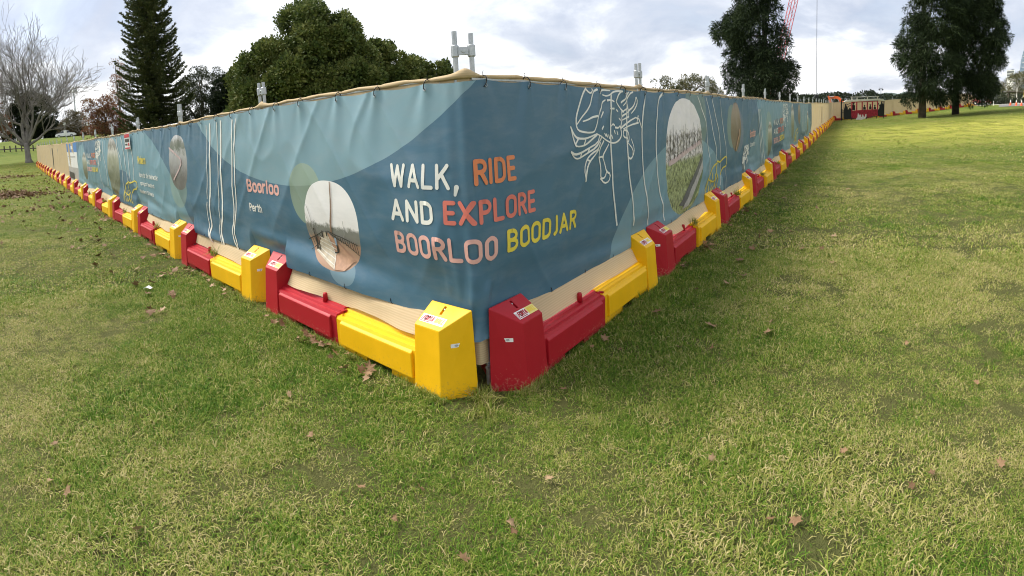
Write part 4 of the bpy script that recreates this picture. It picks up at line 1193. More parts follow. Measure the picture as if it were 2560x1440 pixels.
def lobes(poly, dist, depth, n, rmin, rmax, back=.35):
    """clumps filling a crown whose outline, seen from the park path, is poly; each has its own place in depth"""
    out = []
    xs = [p[0] for p in poly]; ys = [p[1] for p in poly]
    dmax = max(edge_dist(random.uniform(min(xs), max(xs)), random.uniform(min(ys), max(ys)), poly) for _ in range(60)) or 1
    inr = max([edge_dist(x, y, poly) for x, y in [(random.uniform(min(xs), max(xs)), random.uniform(min(ys), max(ys))) for _ in range(400)] if in_poly(x, y, poly)] or [dmax])
    tries = 0
    while len(out) < n and tries < n * 60:
        tries += 1
        x, y = random.uniform(min(xs), max(xs)), random.uniform(min(ys), max(ys))
        if not in_poly(x, y, poly): continue
        e = edge_dist(x, y, poly)
        r = random.uniform(rmin, rmax)
        if e < r * .42 * K / dist: continue
        rho = 1 - min(1, e / inr)
        f = math.sqrt(max(0, 1 - rho * rho))
        dd = dist - depth * f * random.uniform(.55, 1.0) if random.random() > back else dist + depth * f * random.uniform(0, .9)
        out.append((np.array(at(x, y, dd)), r))
    return out
def crown(lb, per, leaf, aspect, droop=0.0, squash=.8, out_w=1.0, shell=(.72, 1.08)):
    """leaf faces over the surface of every clump"""
    Vs, Fs, o = [], [], 0
    for c, r in lb:
        n = int(per * r * r)
        d = unit(RNG.normal(size=(n, 3)))
        d[:, 2] = np.where((d[:, 2] < -.2) & (RNG.random(n) < .55), -d[:, 2], d[:, 2])
        rad = r * RNG.uniform(*shell, n)
        lump = 1 + .16 * vnoise(d[:, 0] * 3.1 + c[0], d[:, 1] * 3.1 + d[:, 2] * 2 + c[1], 71)
        P = c + d * (rad * lump)[:, None] * np.array([1, 1, squash])
        D = d * out_w + RNG.normal(size=(n, 3)) * .55 + np.array([0, 0, -droop])
        L_ = leaf * RNG.uniform(.6, 1.4, n)
        V_, F_ = leaf_quads(P, D, L_, L_ * aspect * RNG.uniform(.7, 1.3, n))
        Vs.append(V_); Fs.append(F_ + o); o += len(V_)
    return np.concatenate(Vs), np.concatenate(Fs)
M['bark'] = plain('bark', (.10, .078, .058), .9, var=.4, scale=3, bump=.5)
M['bark_dark'] = plain('bark_dark', (.045, .038, .032), .9, var=.4, scale=3, bump=.5)
M['bark_pale'] = plain('bark_pale', (.20, .18, .16), .85, var=.35, scale=2.2, bump=.4)
M['bark_white'] = plain('bark_white', (.55, .52, .47), .8, var=.25, scale=2, bump=.3)
M['fig'] = leaf_mat('fig_leaves', [(.018, .030, .010), (.055, .084, .024), (.115, .148, .040), (.19, .20, .06)], .18, .6, .45, .15, .34)
M['casu'] = leaf_mat('casuarina_needles', [(.007, .013, .007), (.014, .023, .012), (.024, .038, .017), (.042, .060, .026)], .12, .75, .35, .08)
M['pine'] = leaf_mat('pine_needles', [(.018, .028, .012), (.040, .058, .022), (.075, .095, .032), (.13, .135, .05)], .12, .55)
M['gum'] = leaf_mat('gum_leaves', [(.030, .038, .016), (.070, .080, .032), (.125, .120, .055), (.17, .15, .08)], .2)
M['greygreen'] = leaf_mat('grey_green_leaves', [(.020, .028, .016), (.040, .050, .026), (.075, .085, .045)], .2)
M['darkgreen'] = leaf_mat('dark_leaves', [(.008, .014, .008), (.016, .026, .012), (.030, .042, .016)], .15)
M['rust'] = leaf_mat('rust_leaves', [(.06, .022, .014), (.14, .050, .028), (.23, .10, .055), (.20, .13, .06)], .3)
M['blush'] = leaf_mat('faded_pink_leaves', [(.16, .085, .065), (.28, .17, .13), (.36, .25, .20)], .3)
M['ochre'] = leaf_mat('ochre_leaves', [(.045, .038, .018), (.09, .072, .030), (.15, .115, .05)], .25)
def branch_tree(b, p, d, length, rad, level, maxl, spread, n_child, up=.12, seg=4, kink=.10, tips=None):
    pts, rr = [p.copy()], [rad]
    q, dd = p.copy(), d.copy()
    for k in range(seg):
        dd = (dd + Vector((random.gauss(0, kink), random.gauss(0, kink), random.gauss(0, kink * .6) + up * .35))).normalized()
        q = q + dd * length / seg
        pts.append(q.copy()); rr.append(rad * (1 - .55 * (k + 1) / seg))
    rr = [max(q_, .016) for q_ in rr]
    b.tube(pts, rr, 6 if level < 2 else 4 if level < 4 else 3, cap=level < 2)
    if tips is not None and level >= maxl - 1: tips.append(pts[-1])
    if level >= maxl: return
    for c in range(n_child[min(level, len(n_child) - 1)]):
        f = random.uniform(.30, 1.0) if c else 1.0
        k = min(seg - 1, int(f * seg))
        base = pts[k].lerp(pts[k + 1], min(1, f * seg - k))
        az = random.uniform(0, 2 * math.pi)
        side = Vector((math.cos(az), math.sin(az), 0)); side = (side - dd * side.dot(dd)).normalized()
        nd = (dd * (1 - spread * random.uniform(.5, 1.1)) + side * spread * random.uniform(.7, 1.25) + Vector((0, 0, up))).normalized()
        branch_tree(b, base, nd, length * random.uniform(.55, .82), rr[k] * random.uniform(.50, .72), level + 1, maxl, spread, n_child, up, max(2, seg - 1), kink, tips)
def leafy_tree(name, label, poly, trunk_px, dist, depth, n, r, per, leaf, aspect, mat, bark='bark', droop=0.0, group=None, trunk_r=.25, squash=.8, cat='tree', base_frac=.3, inner=None, shell=(.72, 1.08)):
    g = ground_at(trunk_px, dist)
    t = thing(name, label, cat, g, 0, group)
    lb = lobes(poly, dist, depth, n, *r)
    V_, F_ = crown(lb, per, leaf, aspect, droop, squash, 1.0, shell)
    child('crown', fast_mesh('crown', V_, F_, M[mat]), t)
    if inner:                                   # sparse dark leaves deep in the crown
        V_, F_ = crown([(c * .999, rr * .7) for c, rr in lb], per * inner, leaf * 1.5, aspect * 1.3, droop, squash)
        child('inner_leaves', fast_mesh('inner_leaves', V_, F_, M[mat]), t)
    b = MB()
    top = max(c[2] for c, _ in lb)
    p = [Vector((g.x, g.y, g.z - .1)), Vector((g.x + random.uniform(-.1, .1), g.y, g.z + (top - g.z) * .28)), Vector((g.x + random.uniform(-.3, .3), g.y, g.z + (top - g.z) * .6)), Vector((g.x, g.y, top - .5))]
    b.tube(p, [trunk_r * 1.15, trunk_r * .85, trunk_r * .5, .05], 9)
    for c, rr in random.sample(lb, min(len(lb), 26)):
        s_ = p[1].lerp(p[2], random.uniform(0, 1))
        e = Vector(c); mid_ = s_.lerp(e, .5) + Vector((0, 0, -.2 * rr))
        b.tube([s_, mid_, e], [trunk_r * .32, trunk_r * .2, .03], 5, cap=False)
    o = b.ob('trunk', M[bark], None, True); o.parent = t; o.matrix_parent_inverse = Matrix.Translation(-g)
    return t
# behind the left run: big fig and its neighbours
leafy_tree('fig_tree', 'huge dark green fig tree with rounded clumps rising behind the left fence',
           [(575, 320), (560, 250), (585, 190), (598, 155), (628, 140), (632, 95), (660, 70), (690, 82), (715, 48), (742, 14), (790, 10), (812, 26), (816, 55), (838, 30), (862, 42), (876, 62), (892, 40), (897, 78), (900, 105), (918, 125), (940, 160), (950, 200), (960, 320)],
           765, 52, 7.5, 150, (.85, 1.75), 400, .25, .62, 'fig', 'bark_dark', .05, 'trees behind the left fence', .7, .92, 'tree', .3, .5)
leafy_tree('fig_tree', 'lower green tree joined to the right of the huge fig tree',
           [(880, 330), (890, 190), (915, 125), (940, 100), (968, 104), (992, 120), (1010, 140), (1040, 155), (1050, 330)],
           965, 56, 4, 90, (.55, 1.1), 420, .27, .62, 'fig', 'bark_dark', .05, 'trees behind the left fence', .4, .92, 'tree', .3, .5)
leafy_tree('fig_tree', 'small rounded green tree showing just left of the corner clamp',
           [(985, 330), (990, 160), (1015, 142), (1045, 140), (1062, 152), (1085, 150), (1105, 158), (1130, 160), (1150, 180), (1155, 330)],
           1065, 62, 4, 110, (.45, .85), 420, .26, .62, 'fig', 'bark_dark', .05, 'trees behind the left fence', .35, .92, 'tree', .3, .5)
leafy_tree('broadleaf_tree', 'dark round tree between the grey-green tree and the huge fig',
           [(530, 330), (532, 230), (548, 190), (570, 174), (596, 176), (615, 205), (620, 330)],
           575, 60, 3, 46, (.6, 1.2), 380, .26, .6, 'darkgreen', 'bark_dark', .05, 'trees behind the left fence', .3, .9, 'tree', .3, .5)
leafy_tree('broadleaf_tree', 'thin grey-green tree right of the tall pine',
           [(440, 330), (452, 215), (468, 178), (500, 166), (520, 172), (542, 166), (556, 195), (562, 250), (566, 330)],
           505, 72, 3, 90, (.5, 1.0), 420, .22, .4, 'greygreen', 'bark', .1, 'trees behind the left fence', .25, .9)
leafy_tree('broadleaf_tree', 'rust red autumn tree left of the tall pine',
           [(208, 345), (214, 300), (207, 262), (222, 243), (236, 256), (250, 246), (268, 240), (286, 255), (300, 285), (318, 300), (318, 345)],
           262, 82, 3, 60, (.5, 1.1), 300, .24, .5, 'rust', 'bark_dark', .15, 'trees behind the left fence', .25, .9)
leafy_tree('broadleaf_tree', 'thin faded pink tree close behind the left side of the pine',
           [(270, 300), (270, 215), (274, 175), (285, 152), (302, 146), (318, 170), (322, 230), (325, 300)],
           300, 92, 2, 34, (.5, 1.0), 150, .24, .5, 'blush', 'bark', .15, 'trees behind the left fence', .2, .9)
leafy_tree('broadleaf_tree', 'ochre half-bare tree between the bare plane tree and the red tree',
           [(145, 352), (155, 305), (170, 282), (190, 270), (208, 285), (222, 310), (226, 352)],
           188, 118, 3, 44, (.7, 1.4), 180, .30, .5, 'ochre', 'bark_dark', .1, 'trees behind the left fence', .25, .9)
leafy_tree('broadleaf_tree', 'dark evergreen tree behind the bare plane tree',
           [(10, 352), (14, 300), (35, 255), (62, 225), (85, 232), (112, 240), (138, 275), (152, 310), (158, 352)],
           85, 125, 5, 60, (1.0, 2.0), 130, .42, .6, 'darkgreen', 'bark_dark', .05, 'trees behind the left fence', .4, .9, 'tree', .3, .4)
leafy_tree('broadleaf_tree', 'dull red-brown tree at the left edge behind the plane tree',
           [(-60, 352), (-50, 290), (-20, 262), (10, 258), (24, 300), (28, 352)],
           -15, 120, 4, 34, (.8, 1.6), 90, .38, .5, 'rust', 'bark_dark', .05, 'trees behind the left fence', .3, .9)
leafy_tree('broadleaf_tree', 'long low dark thicket along the road behind the plane tree',
           [(-60, 356), (-60, 318), (20, 312), (90, 318), (150, 312), (205, 300), (250, 310), (330, 318), (330, 356)],
           140, 132, 4, 130, (.7, 1.3), 130, .4, .6, 'darkgreen', 'bark_dark', .05, 'trees behind the left fence', .25, .9, 'tree', .3, .4)
# casuarinas
CAS = dict(per=330, leaf=.42, aspect=.15, mat='casu', bark='bark_dark', droop=.9)
leafy_tree('casuarina_tree', 'tall dark casuarina behind the middle of the right fence',
           [(1872, -90), (1838, -30), (1838, 20), (1802, 40), (1788, 62), (1786, 92), (1806, 112), (1816, 150), (1806, 175), (1818, 200), (1816, 235), (1826, 300), (1985, 300), (1978, 235), (1992, 205), (2000, 172), (1996, 140), (1972, 158), (1962, 128), (1984, 95), (1972, 75), (1956, 62), (1954, 10), (1936, -40), (1915, -90)],
           1905, 46, 3.0, 210, (.38, .80), 800, .30, .13, 'casu', 'bark_dark', .9, None, .32, 1.0, 'tree', .3, .5)
leafy_tree('casuarina_tree', 'left of the two big casuarinas on the right lawn',
           [(2322, -190), (2292, -60), (2280, 10), (2262, 25), (2264, 60), (2250, 85), (2236, 108), (2250, 128), (2236, 150), (2252, 175), (2244, 205), (2256, 232), (2262, 262), (2292, 252), (2325, 256), (2345, 262), (2366, 266), (2385, 240), (2402, 180), (2420, 110), (2424, 40), (2400, -60), (2370, -190)],
           2305, 50, 3.2, 250, (.38, .80), 800, .30, .13, 'casu', 'bark', .9, 'pair of casuarinas on the right lawn', .34, 1.0, 'tree', .3, .5)
leafy_tree('casuarina_tree', 'right of the two big casuarinas, beside the parked buggy',
           [(2430, -190), (2396, -80), (2376, 0), (2368, 120), (2376, 215), (2376, 262), (2402, 250), (2428, 266), (2462, 262), (2490, 235), (2500, 205), (2492, 180), (2512, 160), (2508, 135), (2532, 104), (2516, 80), (2522, 55), (2504, 32), (2500, 5), (2486, -30), (2470, -100)],
           2388, 53, 3.2, 250, (.38, .80), 800, .30, .13, 'casu', 'bark_dark', .9, 'pair of casuarinas on the right lawn', .34, 1.0, 'tree', .3, .5)
leafy_tree('gum_tree', 'spreading olive gum tree low behind the right fence',
           [(1612, 260), (1620, 208), (1650, 196), (1690, 194), (1708, 184), (1738, 187), (1752, 200), (1762, 188), (1785, 196), (1800, 206), (1812, 222), (1812, 262)],
           1715, 76, 3, 80, (.4, .85), 330, .24, .4, 'gum', 'bark', .1, None, .3, .85)
leafy_tree('gum_tree', 'brown-green gum tree at the far right edge behind the cones',
           [(2478, 268), (2484, 225), (2496, 198), (2512, 184), (2535, 180), (2560, 186), (2600, 190), (2640, 210), (2640, 268)],
           2575, 120, 5, 60, (.8, 1.7), 110, .36, .45, 'gum', 'bark_white', .1, None, .35, .8)
leafy_tree('broadleaf_tree', 'dark shrubby tree under the gum at the far right',
           [(2470, 272), (2476, 240), (2500, 232), (2530, 236), (2560, 230), (2620, 236), (2620, 272)],
           2520, 104, 3, 40, (.6, 1.2), 130, .32, .5, 'greygreen', 'bark_dark', .1, None, .25, .8)

# bare plane tree on the left
def plane_tree():
    g = ground_at(62, 58)
    t = thing('plane_tree', 'big bare plane tree with pale forked limbs on the left lawn', 'tree', g)
    b = MB(); g0 = Vector((0, 0, -.1))
    b.tube([g0, Vector((-.05, 0, .35)), Vector((-.1, 0, 1.2)), Vector((-.15, 0, 2.2))], [.70, .44, .37, .42], 10)
    rt = Vector((math.cos(R(53)), math.sin(R(53)), 0))       # sideways in the picture
    tips = []
    for (sx, up_, ln, rd) in ((-.95, .9, 4.8, .25), (-.35, 1.25, 5.4, .30), (.05, 1.3, 5.6, .32), (.75, .85, 5.0, .25), (1.35, .42, 4.6, .19), (-1.3, .5, 4.2, .18), (.5, 1.1, 5.0, .22)):
        d = (rt * sx + Vector((-rt.y, rt.x, 0)) * random.uniform(-.5, .5) + Vector((0, 0, up_))).normalized()
        st = Vector((-.15, 0, 1.85)) + d * .2
        branch_tree(b, st, d, ln, rd, 0, 5, .45, (5, 5, 4, 3, 2), .10, 5, .15, tips)
    b.ob('trunk', M['bark_pale'], t, True)
    t.scale = (.82, .82, .98)
    return t
plane_tree()

# Norfolk pine: whorls of upswept branches clad in short needles
def norfolk():
    g = ground_at(392, 64)
    t = thing('norfolk_pine', 'tall conical pine with whorled upswept branches behind the left fence', 'tree', g)
    H = 24.0
    Pb, Db, Lb, Wb = [], [], [], []
    b = MB(); b.tube([(0, 0, -.1), (0, 0, H * .5), (0, 0, H)], [.42, .25, .03], 8)
    z = 1.2
    while z < H - .3:
        f = z / H
        reach = (4.7 if z < 5.5 else 4.7 - (z - 5.5) * .165) * random.uniform(.86, 1.06)
        reach = max(.3, reach)
        nb = 7 if z < H * .8 else 5
        a0 = random.uniform(0, 6.28)
        for k in range(nb):
            az = a0 + 2 * math.pi * k / nb + random.uniform(-.2, .2)
            rl = reach * random.uniform(.8, 1.1)
            ns = max(4, int(rl / .16))
            h = Vector((math.cos(az), math.sin(az), 0))
            dip = random.uniform(.10, .22)
            pts = []
            for j in range(ns + 1):
                q = j / ns
                pts.append(h * rl * q + Vector((0, 0, z + rl * (-dip * math.sin(q * math.pi * .8) + .24 * q ** 3))))
            b.tube([pts[0], pts[ns // 2], pts[-1]], [.05, .035, .012], 4, cap=False)
            for j in range(1, ns + 1):
                q = j / ns
                side = Vector((-h.y, h.x, 0))
                spread_ = .62 * rl * (1 - q * .68) * .5
                nb2 = 8 if q < .95 else 10
                for sgn in range(nb2):
                    s_ = random.uniform(-1, 1)
                    base = pts[j] + side * s_ * spread_ * .5 + Vector((0, 0, -.04))
                    d = (h * random.uniform(.3, .9) + side * (s_ * .9) + Vector((0, 0, random.uniform(.1, .75)))).normalized()
                    Pb.append(base); Db.append(d); Lb.append(random.uniform(.26, .46)); Wb.append(random.uniform(.07, .12))
        z += random.uniform(.36, .50) if z < H * .75 else random.uniform(.32, .45)
    V_, F_ = leaf_quads(np.array(Pb), np.array(Db), np.array(Lb), np.array(Wb))
    V2, F2 = leaf_quads(np.array(Pb), np.array(Db) + RNG.normal(size=(len(Db), 3)) * .35, np.array(Lb), np.array(Wb))
    obj('crown', fast_mesh('crown', np.concatenate([V_, V2]), np.concatenate([F_, F2 + len(V_)]), M['pine']), t)
    b.ob('trunk', M['bark_dark'], t, True)
norfolk()

# far woods and the hill line
def far_wood():
    Vs, Fs, o = [], [], 0
    lb = []
    for px in np.arange(1985, 2305, 5.0):
        if 2040 < px < 2062 and random.random() < .5: continue
        hgt = 33 + 5 * abs(math.sin(px * .031)) + random.uniform(-4, 5) + (7 if 2155 < px < 2190 else 0)
        for k in range(3):
            d = random.uniform(240, 290)
            base = at(px, 300, d)
            c = np.array([base.x + random.uniform(-2, 2), base.y, terrain(base.x, base.y) + (k + .6) / 3 * (hgt * d / K + 1.5)])
            lb.append((c, random.uniform(1.5, 2.6)))
    V_, F_ = crown(lb, 26, .85, .6, .0, .7)
    o_ = obj('far_trees', fast_mesh('far_trees', V_, F_, M['darkgreen']))
    tag(o_, 'distant line of dark trees beyond the right fence', None, None, 'stuff')
far_wood()
M['hill'] = plain('hill', (.045, .070, .055), .95, var=.3, scale=.02, bump=.4)
def hill():
    V_, F_ = [], []
    n = 120
    for i in range(n + 1):
        az = R(26 + 36 * i / n)
        hh = 52 + 82 * math.exp(-((i - 60) / 24) ** 2) + 6 * math.sin(i * .31) + 4 * math.sin(i * .83) + random.uniform(-2, 2)
        hh *= 1.0 if i > 18 else i / 18
        for r_, f in ((2700, 0), (2900, .65), (3050, .93), (3200, 1.0), (3700, .2)):
            V_.append((r_ * math.sin(az), r_ * math.cos(az), 3 + hh * f * (1 + random.uniform(-.03, .03))))
    for i in range(n):
        for k in range(4):
            a = i * 5 + k; F_.append((a, a + 5, a + 6, a + 1))
    o = obj('hill', fix_normals(mesh('hill', V_, F_, M['hill'], False)))
    tag(o, 'low blue-grey wooded hill on the right horizon', None, None, 'structure')
hill()
# ------------------------------------------------------------------ things beyond the lawn
M['tram_red'] = plain('weathered_red_paint', (.33, .018, .035), .6, var=.45, scale=5, bump=.1)
M['steel_black'] = plain('black_painted_steel', (.010, .011, .013), .45, var=.3)
M['cream'] = plain('cream_paint', (.74, .70, .60), .6, var=.12, scale=3)
M['bare_white'] = plain('peeled_white', (.72, .66, .62), .7, var=.12, scale=6)
M['orange'] = plain('orange_machine_paint', (.62, .12, .03), .45, var=.2, scale=2)
M['crane_red'] = plain('crane_red_paint', (.50, .06, .07), .5, var=.2, scale=1)
M['cone'] = plain('cone_orange', (.75, .12, .03), .5, var=.1)
M['asphalt'] = plain('asphalt', (.16, .155, .15), .9, var=.2, scale=4, bump=.2)
M['glass_dark'] = plain('dark_glass', (.03, .04, .05), .12, var=.2, spec=.8)
M['car_white'] = plain('white_car_paint', (.75, .75, .75), .25, var=.03, spec=.6)
M['pink_red'] = plain('faded_red_paint', (.55, .12, .13), .4, var=.15)
M['rubber'] = plain('rubber', (.02, .02, .02), .8, var=.2)
M['timber'] = plain('grey_timber', (.10, .085, .07), .9, var=.35, scale=3, bump=.4)
M['green_steel'] = plain('green_steel', (.03, .075, .055), .5, var=.2)
M['sign_blue'] = plain('sign_blue', (.05, .20, .55), .45, var=.06)
M['sign_red'] = plain('sign_red', (.55, .02, .04), .45, var=.06)
M['hedge'] = leaf_mat('hedge_leaves', [(.010, .014, .009), (.020, .028, .014), (.035, .045, .022)], .15)
def frame_at(pa, pb):
    d = Vector((pb.x - pa.x, pb.y - pa.y)); return math.atan2(d.y, d.x), d.length

# tram cut-out: flat painted steel silhouette on posts
def tram():
    A, B_ = ground_at(2103, 51.5), ground_at(2209, 54.5)
    A.z -= .02
    rz, W_ = frame_at(A, B_)
    t = thing('tram_cutout', 'flat steel tram silhouette with red panels and black passenger figures', 'sculpture', A, rz)
    lift = B_.z - A.z
    k = W_ / 852
    def X(x): return (x - 1143) * k
    def Zt(x, y): return (1015 - 60 * (x - 1143) / 852 - y) * .0050 + lift * (x - 1143) / 852 * 1.0
    def P(pts): return [(X(x), Zt(x, y)) for x, y in pts]
    def part(name, mat, polys, y0=-.02, y1=.02):
        b = MB()
        for p in polys: b.prism(P(p), y0, y1)
        return fix_normals(b.me(name, M[mat])), name
    def add(name, mat, polys, y0=-.02, y1=.02, lab=None):
        me_, n_ = part(name, mat, polys, y0, y1); o = obj(name, me_, t)
        if lab: o['label'] = lab
    def bar(x0, y0, x1, y1, w): return [(x0 - w, y0), (x0 + w, y0), (x1 + w, y1), (x1 - w, y1)]
    add('post', 'steel_black', [bar(1143, 1020, 1143, 610, 9)], -.03, .03); add('post', 'steel_black', [bar(1995, 962, 1995, 590, 8)], -.03, .03)
    add('roof', 'cream', [[(1182, 648), (1205, 622), (1250, 603), (1560, 580), (1880, 558), (1950, 560), (1985, 572), (2012, 600), (1995, 600), (1880, 592), (1560, 613), (1260, 638)]], -.05, .05)
    add('roof_rail', 'bare_white', [[(1328, 540), (1886, 512), (1886, 526), (1328, 554)]], -.04, .04)
    for x in (1345, 1445, 1655, 1856): add('rail_support', 'cream', [bar(x, 600 - (x - 1345) * .05, x, 545 - (x - 1345) * .045, 7)], -.015, .015)
    for pl in ([(1335, 812), (1445, 800), (1445, 945), (1335, 958)], [(1448, 800), (1645, 785), (1645, 925), (1448, 944)], [(1648, 784), (1758, 776), (1758, 912), (1648, 924)], [(1761, 776), (1868, 768), (1868, 902), (1761, 912)]): add('body_panel', 'tram_red', [pl])
    for x in (1345, 1440, 1548, 1650, 1755, 1862):
        y = 815 - (x - 1335) * .085
        add('window_post', 'tram_red', [bar(x, y, x, y - 165, 10)], -.025, .025)
    add('window_header', 'tram_red', [[(1335, 655), (1868, 618), (1868, 604), (1335, 640)]], -.028, .028)
    def head(cx, cy, r_): return [(cx + r_ * math.cos(a), cy + r_ * 1.15 * math.sin(a)) for a in [2 * math.pi * q / 12 for q in range(12)]]
    def bust(cx, top, base, r_, hat=False):
        pl = [[(cx - r_ * 1.9, base), (cx - r_ * 1.8, top + r_ * 3.4), (cx - r_ * .6, top + r_ * 2.2), (cx + r_ * .6, top + r_ * 2.2), (cx + r_ * 1.9, top + r_ * 3.6), (cx + r_ * 2.0, base)], head(cx, top + r_, r_)]
        if hat: pl.append([(cx - r_ * 1.8, top + r_ * .5), (cx + r_ * 1.8, top + r_ * .3), (cx + r_ * 1.0, top - r_ * .6), (cx - r_ * .9, top - r_ * .5)])
        return pl
    for q, (cx, top, base, r_, hat) in enumerate(((1595, 692, 785, 13, False), (1712, 684, 775, 12, True), (1805, 690, 770, 12, True), (1378, 655, 800, 15, True))):
        for j, pl in enumerate(bust(cx, top, base, r_, hat)):
            pass
        b = MB()
        for j, pl in enumerate(bust(cx, top, base, r_, hat)): b.prism(P(pl), -.012 - .002 * j, .012 + .002 * j)
        obj('passenger_cutout', fix_normals(b.me('passenger_cutout', M['steel_black'])), t)
    add('conductor_cutout', 'steel_black', [[(1868, 640), (1880, 645), (1905, 690), (1930, 660), (1938, 640), (1960, 640), (1985, 670), (1988, 905), (1868, 910), (1870, 780), (1898, 760), (1905, 712), (1875, 665)]], -.014, .014)
    b = MB(); b.prism(P(head(1948, 628, 15)), -.016, .016); b.prism(P([(1925, 625), (1972, 622), (1965, 610), (1932, 612)]), -.018, .018)
    obj('conductor_head', fix_normals(b.me('conductor_head', M['steel_black'])), t)
    add('driver_cutout', 'steel_black', [[(1200, 985), (1195, 800), (1210, 720), (1215, 680), (1238, 672), (1240, 720), (1262, 740), (1268, 800), (1300, 752), (1335, 775), (1335, 965)]], -.014, .014)
    for q, pl in enumerate((bar(1160, 990, 1160, 780, 5), bar(1178, 985, 1178, 800, 4), [(1150, 985), (1200, 978), (1200, 966), (1150, 972)], [(1150, 860), (1200, 850), (1200, 842), (1150, 850)])): add('scroll_work', 'steel_black', [pl], -.012 - .001 * q, .012 + .001 * q)
    for q, (x0, y0, x1, y1) in enumerate(((1152, 660, 1192, 650), (1250, 690, 1330, 655), (1265, 725, 1325, 700))):
        add('scroll_work', 'steel_black', [[(x0, y0), (x1, y1), (x1, y1 + 12), (x0, y0 + 12)]], -.011, .011)
    add('platform_post', 'steel_black', [bar(1192, 960, 1192, 640, 4)], -.01, .01)
    for x in (1255, 1343, 1845, 1640): add('foot', 'steel_black', [bar(x, 1008 - (x - 1143) * .07, x, 935 - (x - 1143) * .03, 5)], -.026, .026)
    add('under_frame', 'steel_black', [[(1335, 968), (1868, 918), (1868, 906), (1335, 957)]], -.022, .022)
    add('white_patch', 'bare_white', [[(1422, 985), (1432, 955), (1455, 930), (1460, 865), (1475, 860), (1482, 900), (1500, 880), (1530, 890), (1520, 925), (1545, 925), (1552, 880), (1570, 885), (1578, 925), (1605, 920), (1610, 875), (1632, 870), (1632, 930), (1600, 965), (1540, 980), (1480, 985)]], -.034, -.024, 'irregular white patch low on the red panel')
    return t
tram()

def lamp_post():
    g = ground_at(2201, 112)
    t = thing('street_lamp', 'dark double-arm street lamp behind the tram cut-out', 'street lamp', g, R(-40))
    b = MB(); H = 5.2
    b.tube([(0, 0, 0), (0, 0, .8), (0, 0, .85), (0, 0, H)], [.12, .12, .06, .05], 8); b.ob('pole', M['steel_black'], t)
    for s_ in (-1, 1):
        b = MB(); b.tube([(0, 0, H - .5), (s_ * .12, 0, H - .05), (s_ * .28, 0, H + .05), (s_ * .36, 0, H - .12)], .022, 5); b.ob('arm', M['steel_black'], t)
        b = MB(); b.tube([(s_ * .36, 0, H - .12), (s_ * .36, 0, H - .25), (s_ * .36, 0, H - .52)], [.04, .15, .10], 8); b.ob('lantern', M['steel_black'], t)
lamp_post()

def excavator():
    D_ = 118.0
    k = D_ / K / 8
    o_ = at(2085, 262, D_)
    side = Vector((math.cos(R(-35)), math.sin(R(-35)), 0))
    g = Vector((o_.x, o_.y, terrain(o_.x, o_.y)))
    t = thing('excavator', 'orange excavator with its arm raised above the far tan fence', 'excavator', g, R(-35))
    z0 = o_.z - g.z
    def P(pts): return [((x - 1000) * k, z0 + (655 - y) * k) for x, y in pts]
    def add(name, mat, poly, y0, y1):
        b = MB(); b.prism(P(poly), y0, y1); return obj(name, fix_normals(b.me(name, M[mat])), t)
    add('boom', 'orange', [(890, 492), (960, 484), (1020, 482), (1090, 492), (1130, 520), (1155, 575), (1175, 760), (1120, 760), (1118, 610), (1098, 560), (1060, 535), (960, 535), (905, 520)], -.28, .28)
    add('stick', 'orange', [(872, 482), (900, 478), (925, 530), (975, 660), (1000, 760), (945, 760), (915, 640), (880, 520)], -.22, .22)
    for (x0, y0, x1, y1) in ((905, 500, 1000, 494), (940, 540, 985, 665), (1092, 560, 1110, 660)):
        p = P([(x0, y0), (x1, y1)]); b = MB(); b.tube([(p[0][0], -.36, p[0][1]), (p[1][0], -.36, p[1][1])], .09, 6); b.ob('hydraulic_ram', M['galv'], t)
    b = MB(); b.prism([(1.0, .9), (4.6, .9), (4.6, 2.1), (2.6, 2.2), (2.5, 2.9), (1.2, 2.9)], -1.2, 1.2); fx = b.me('house', M['orange']); obj('house', fix_normals(fx), t)
    for s_ in (-1, 1):
        b = MB(); b.prism([(.3, .1), (.7, 0), (4.3, 0), (4.7, .1), (5.0, .45), (4.7, .85), (.3, .85), (0, .45)], s_ * .75, s_ * 1.3); obj('track', fix_normals(b.me('track', M['rubber'])), t)
excavator()

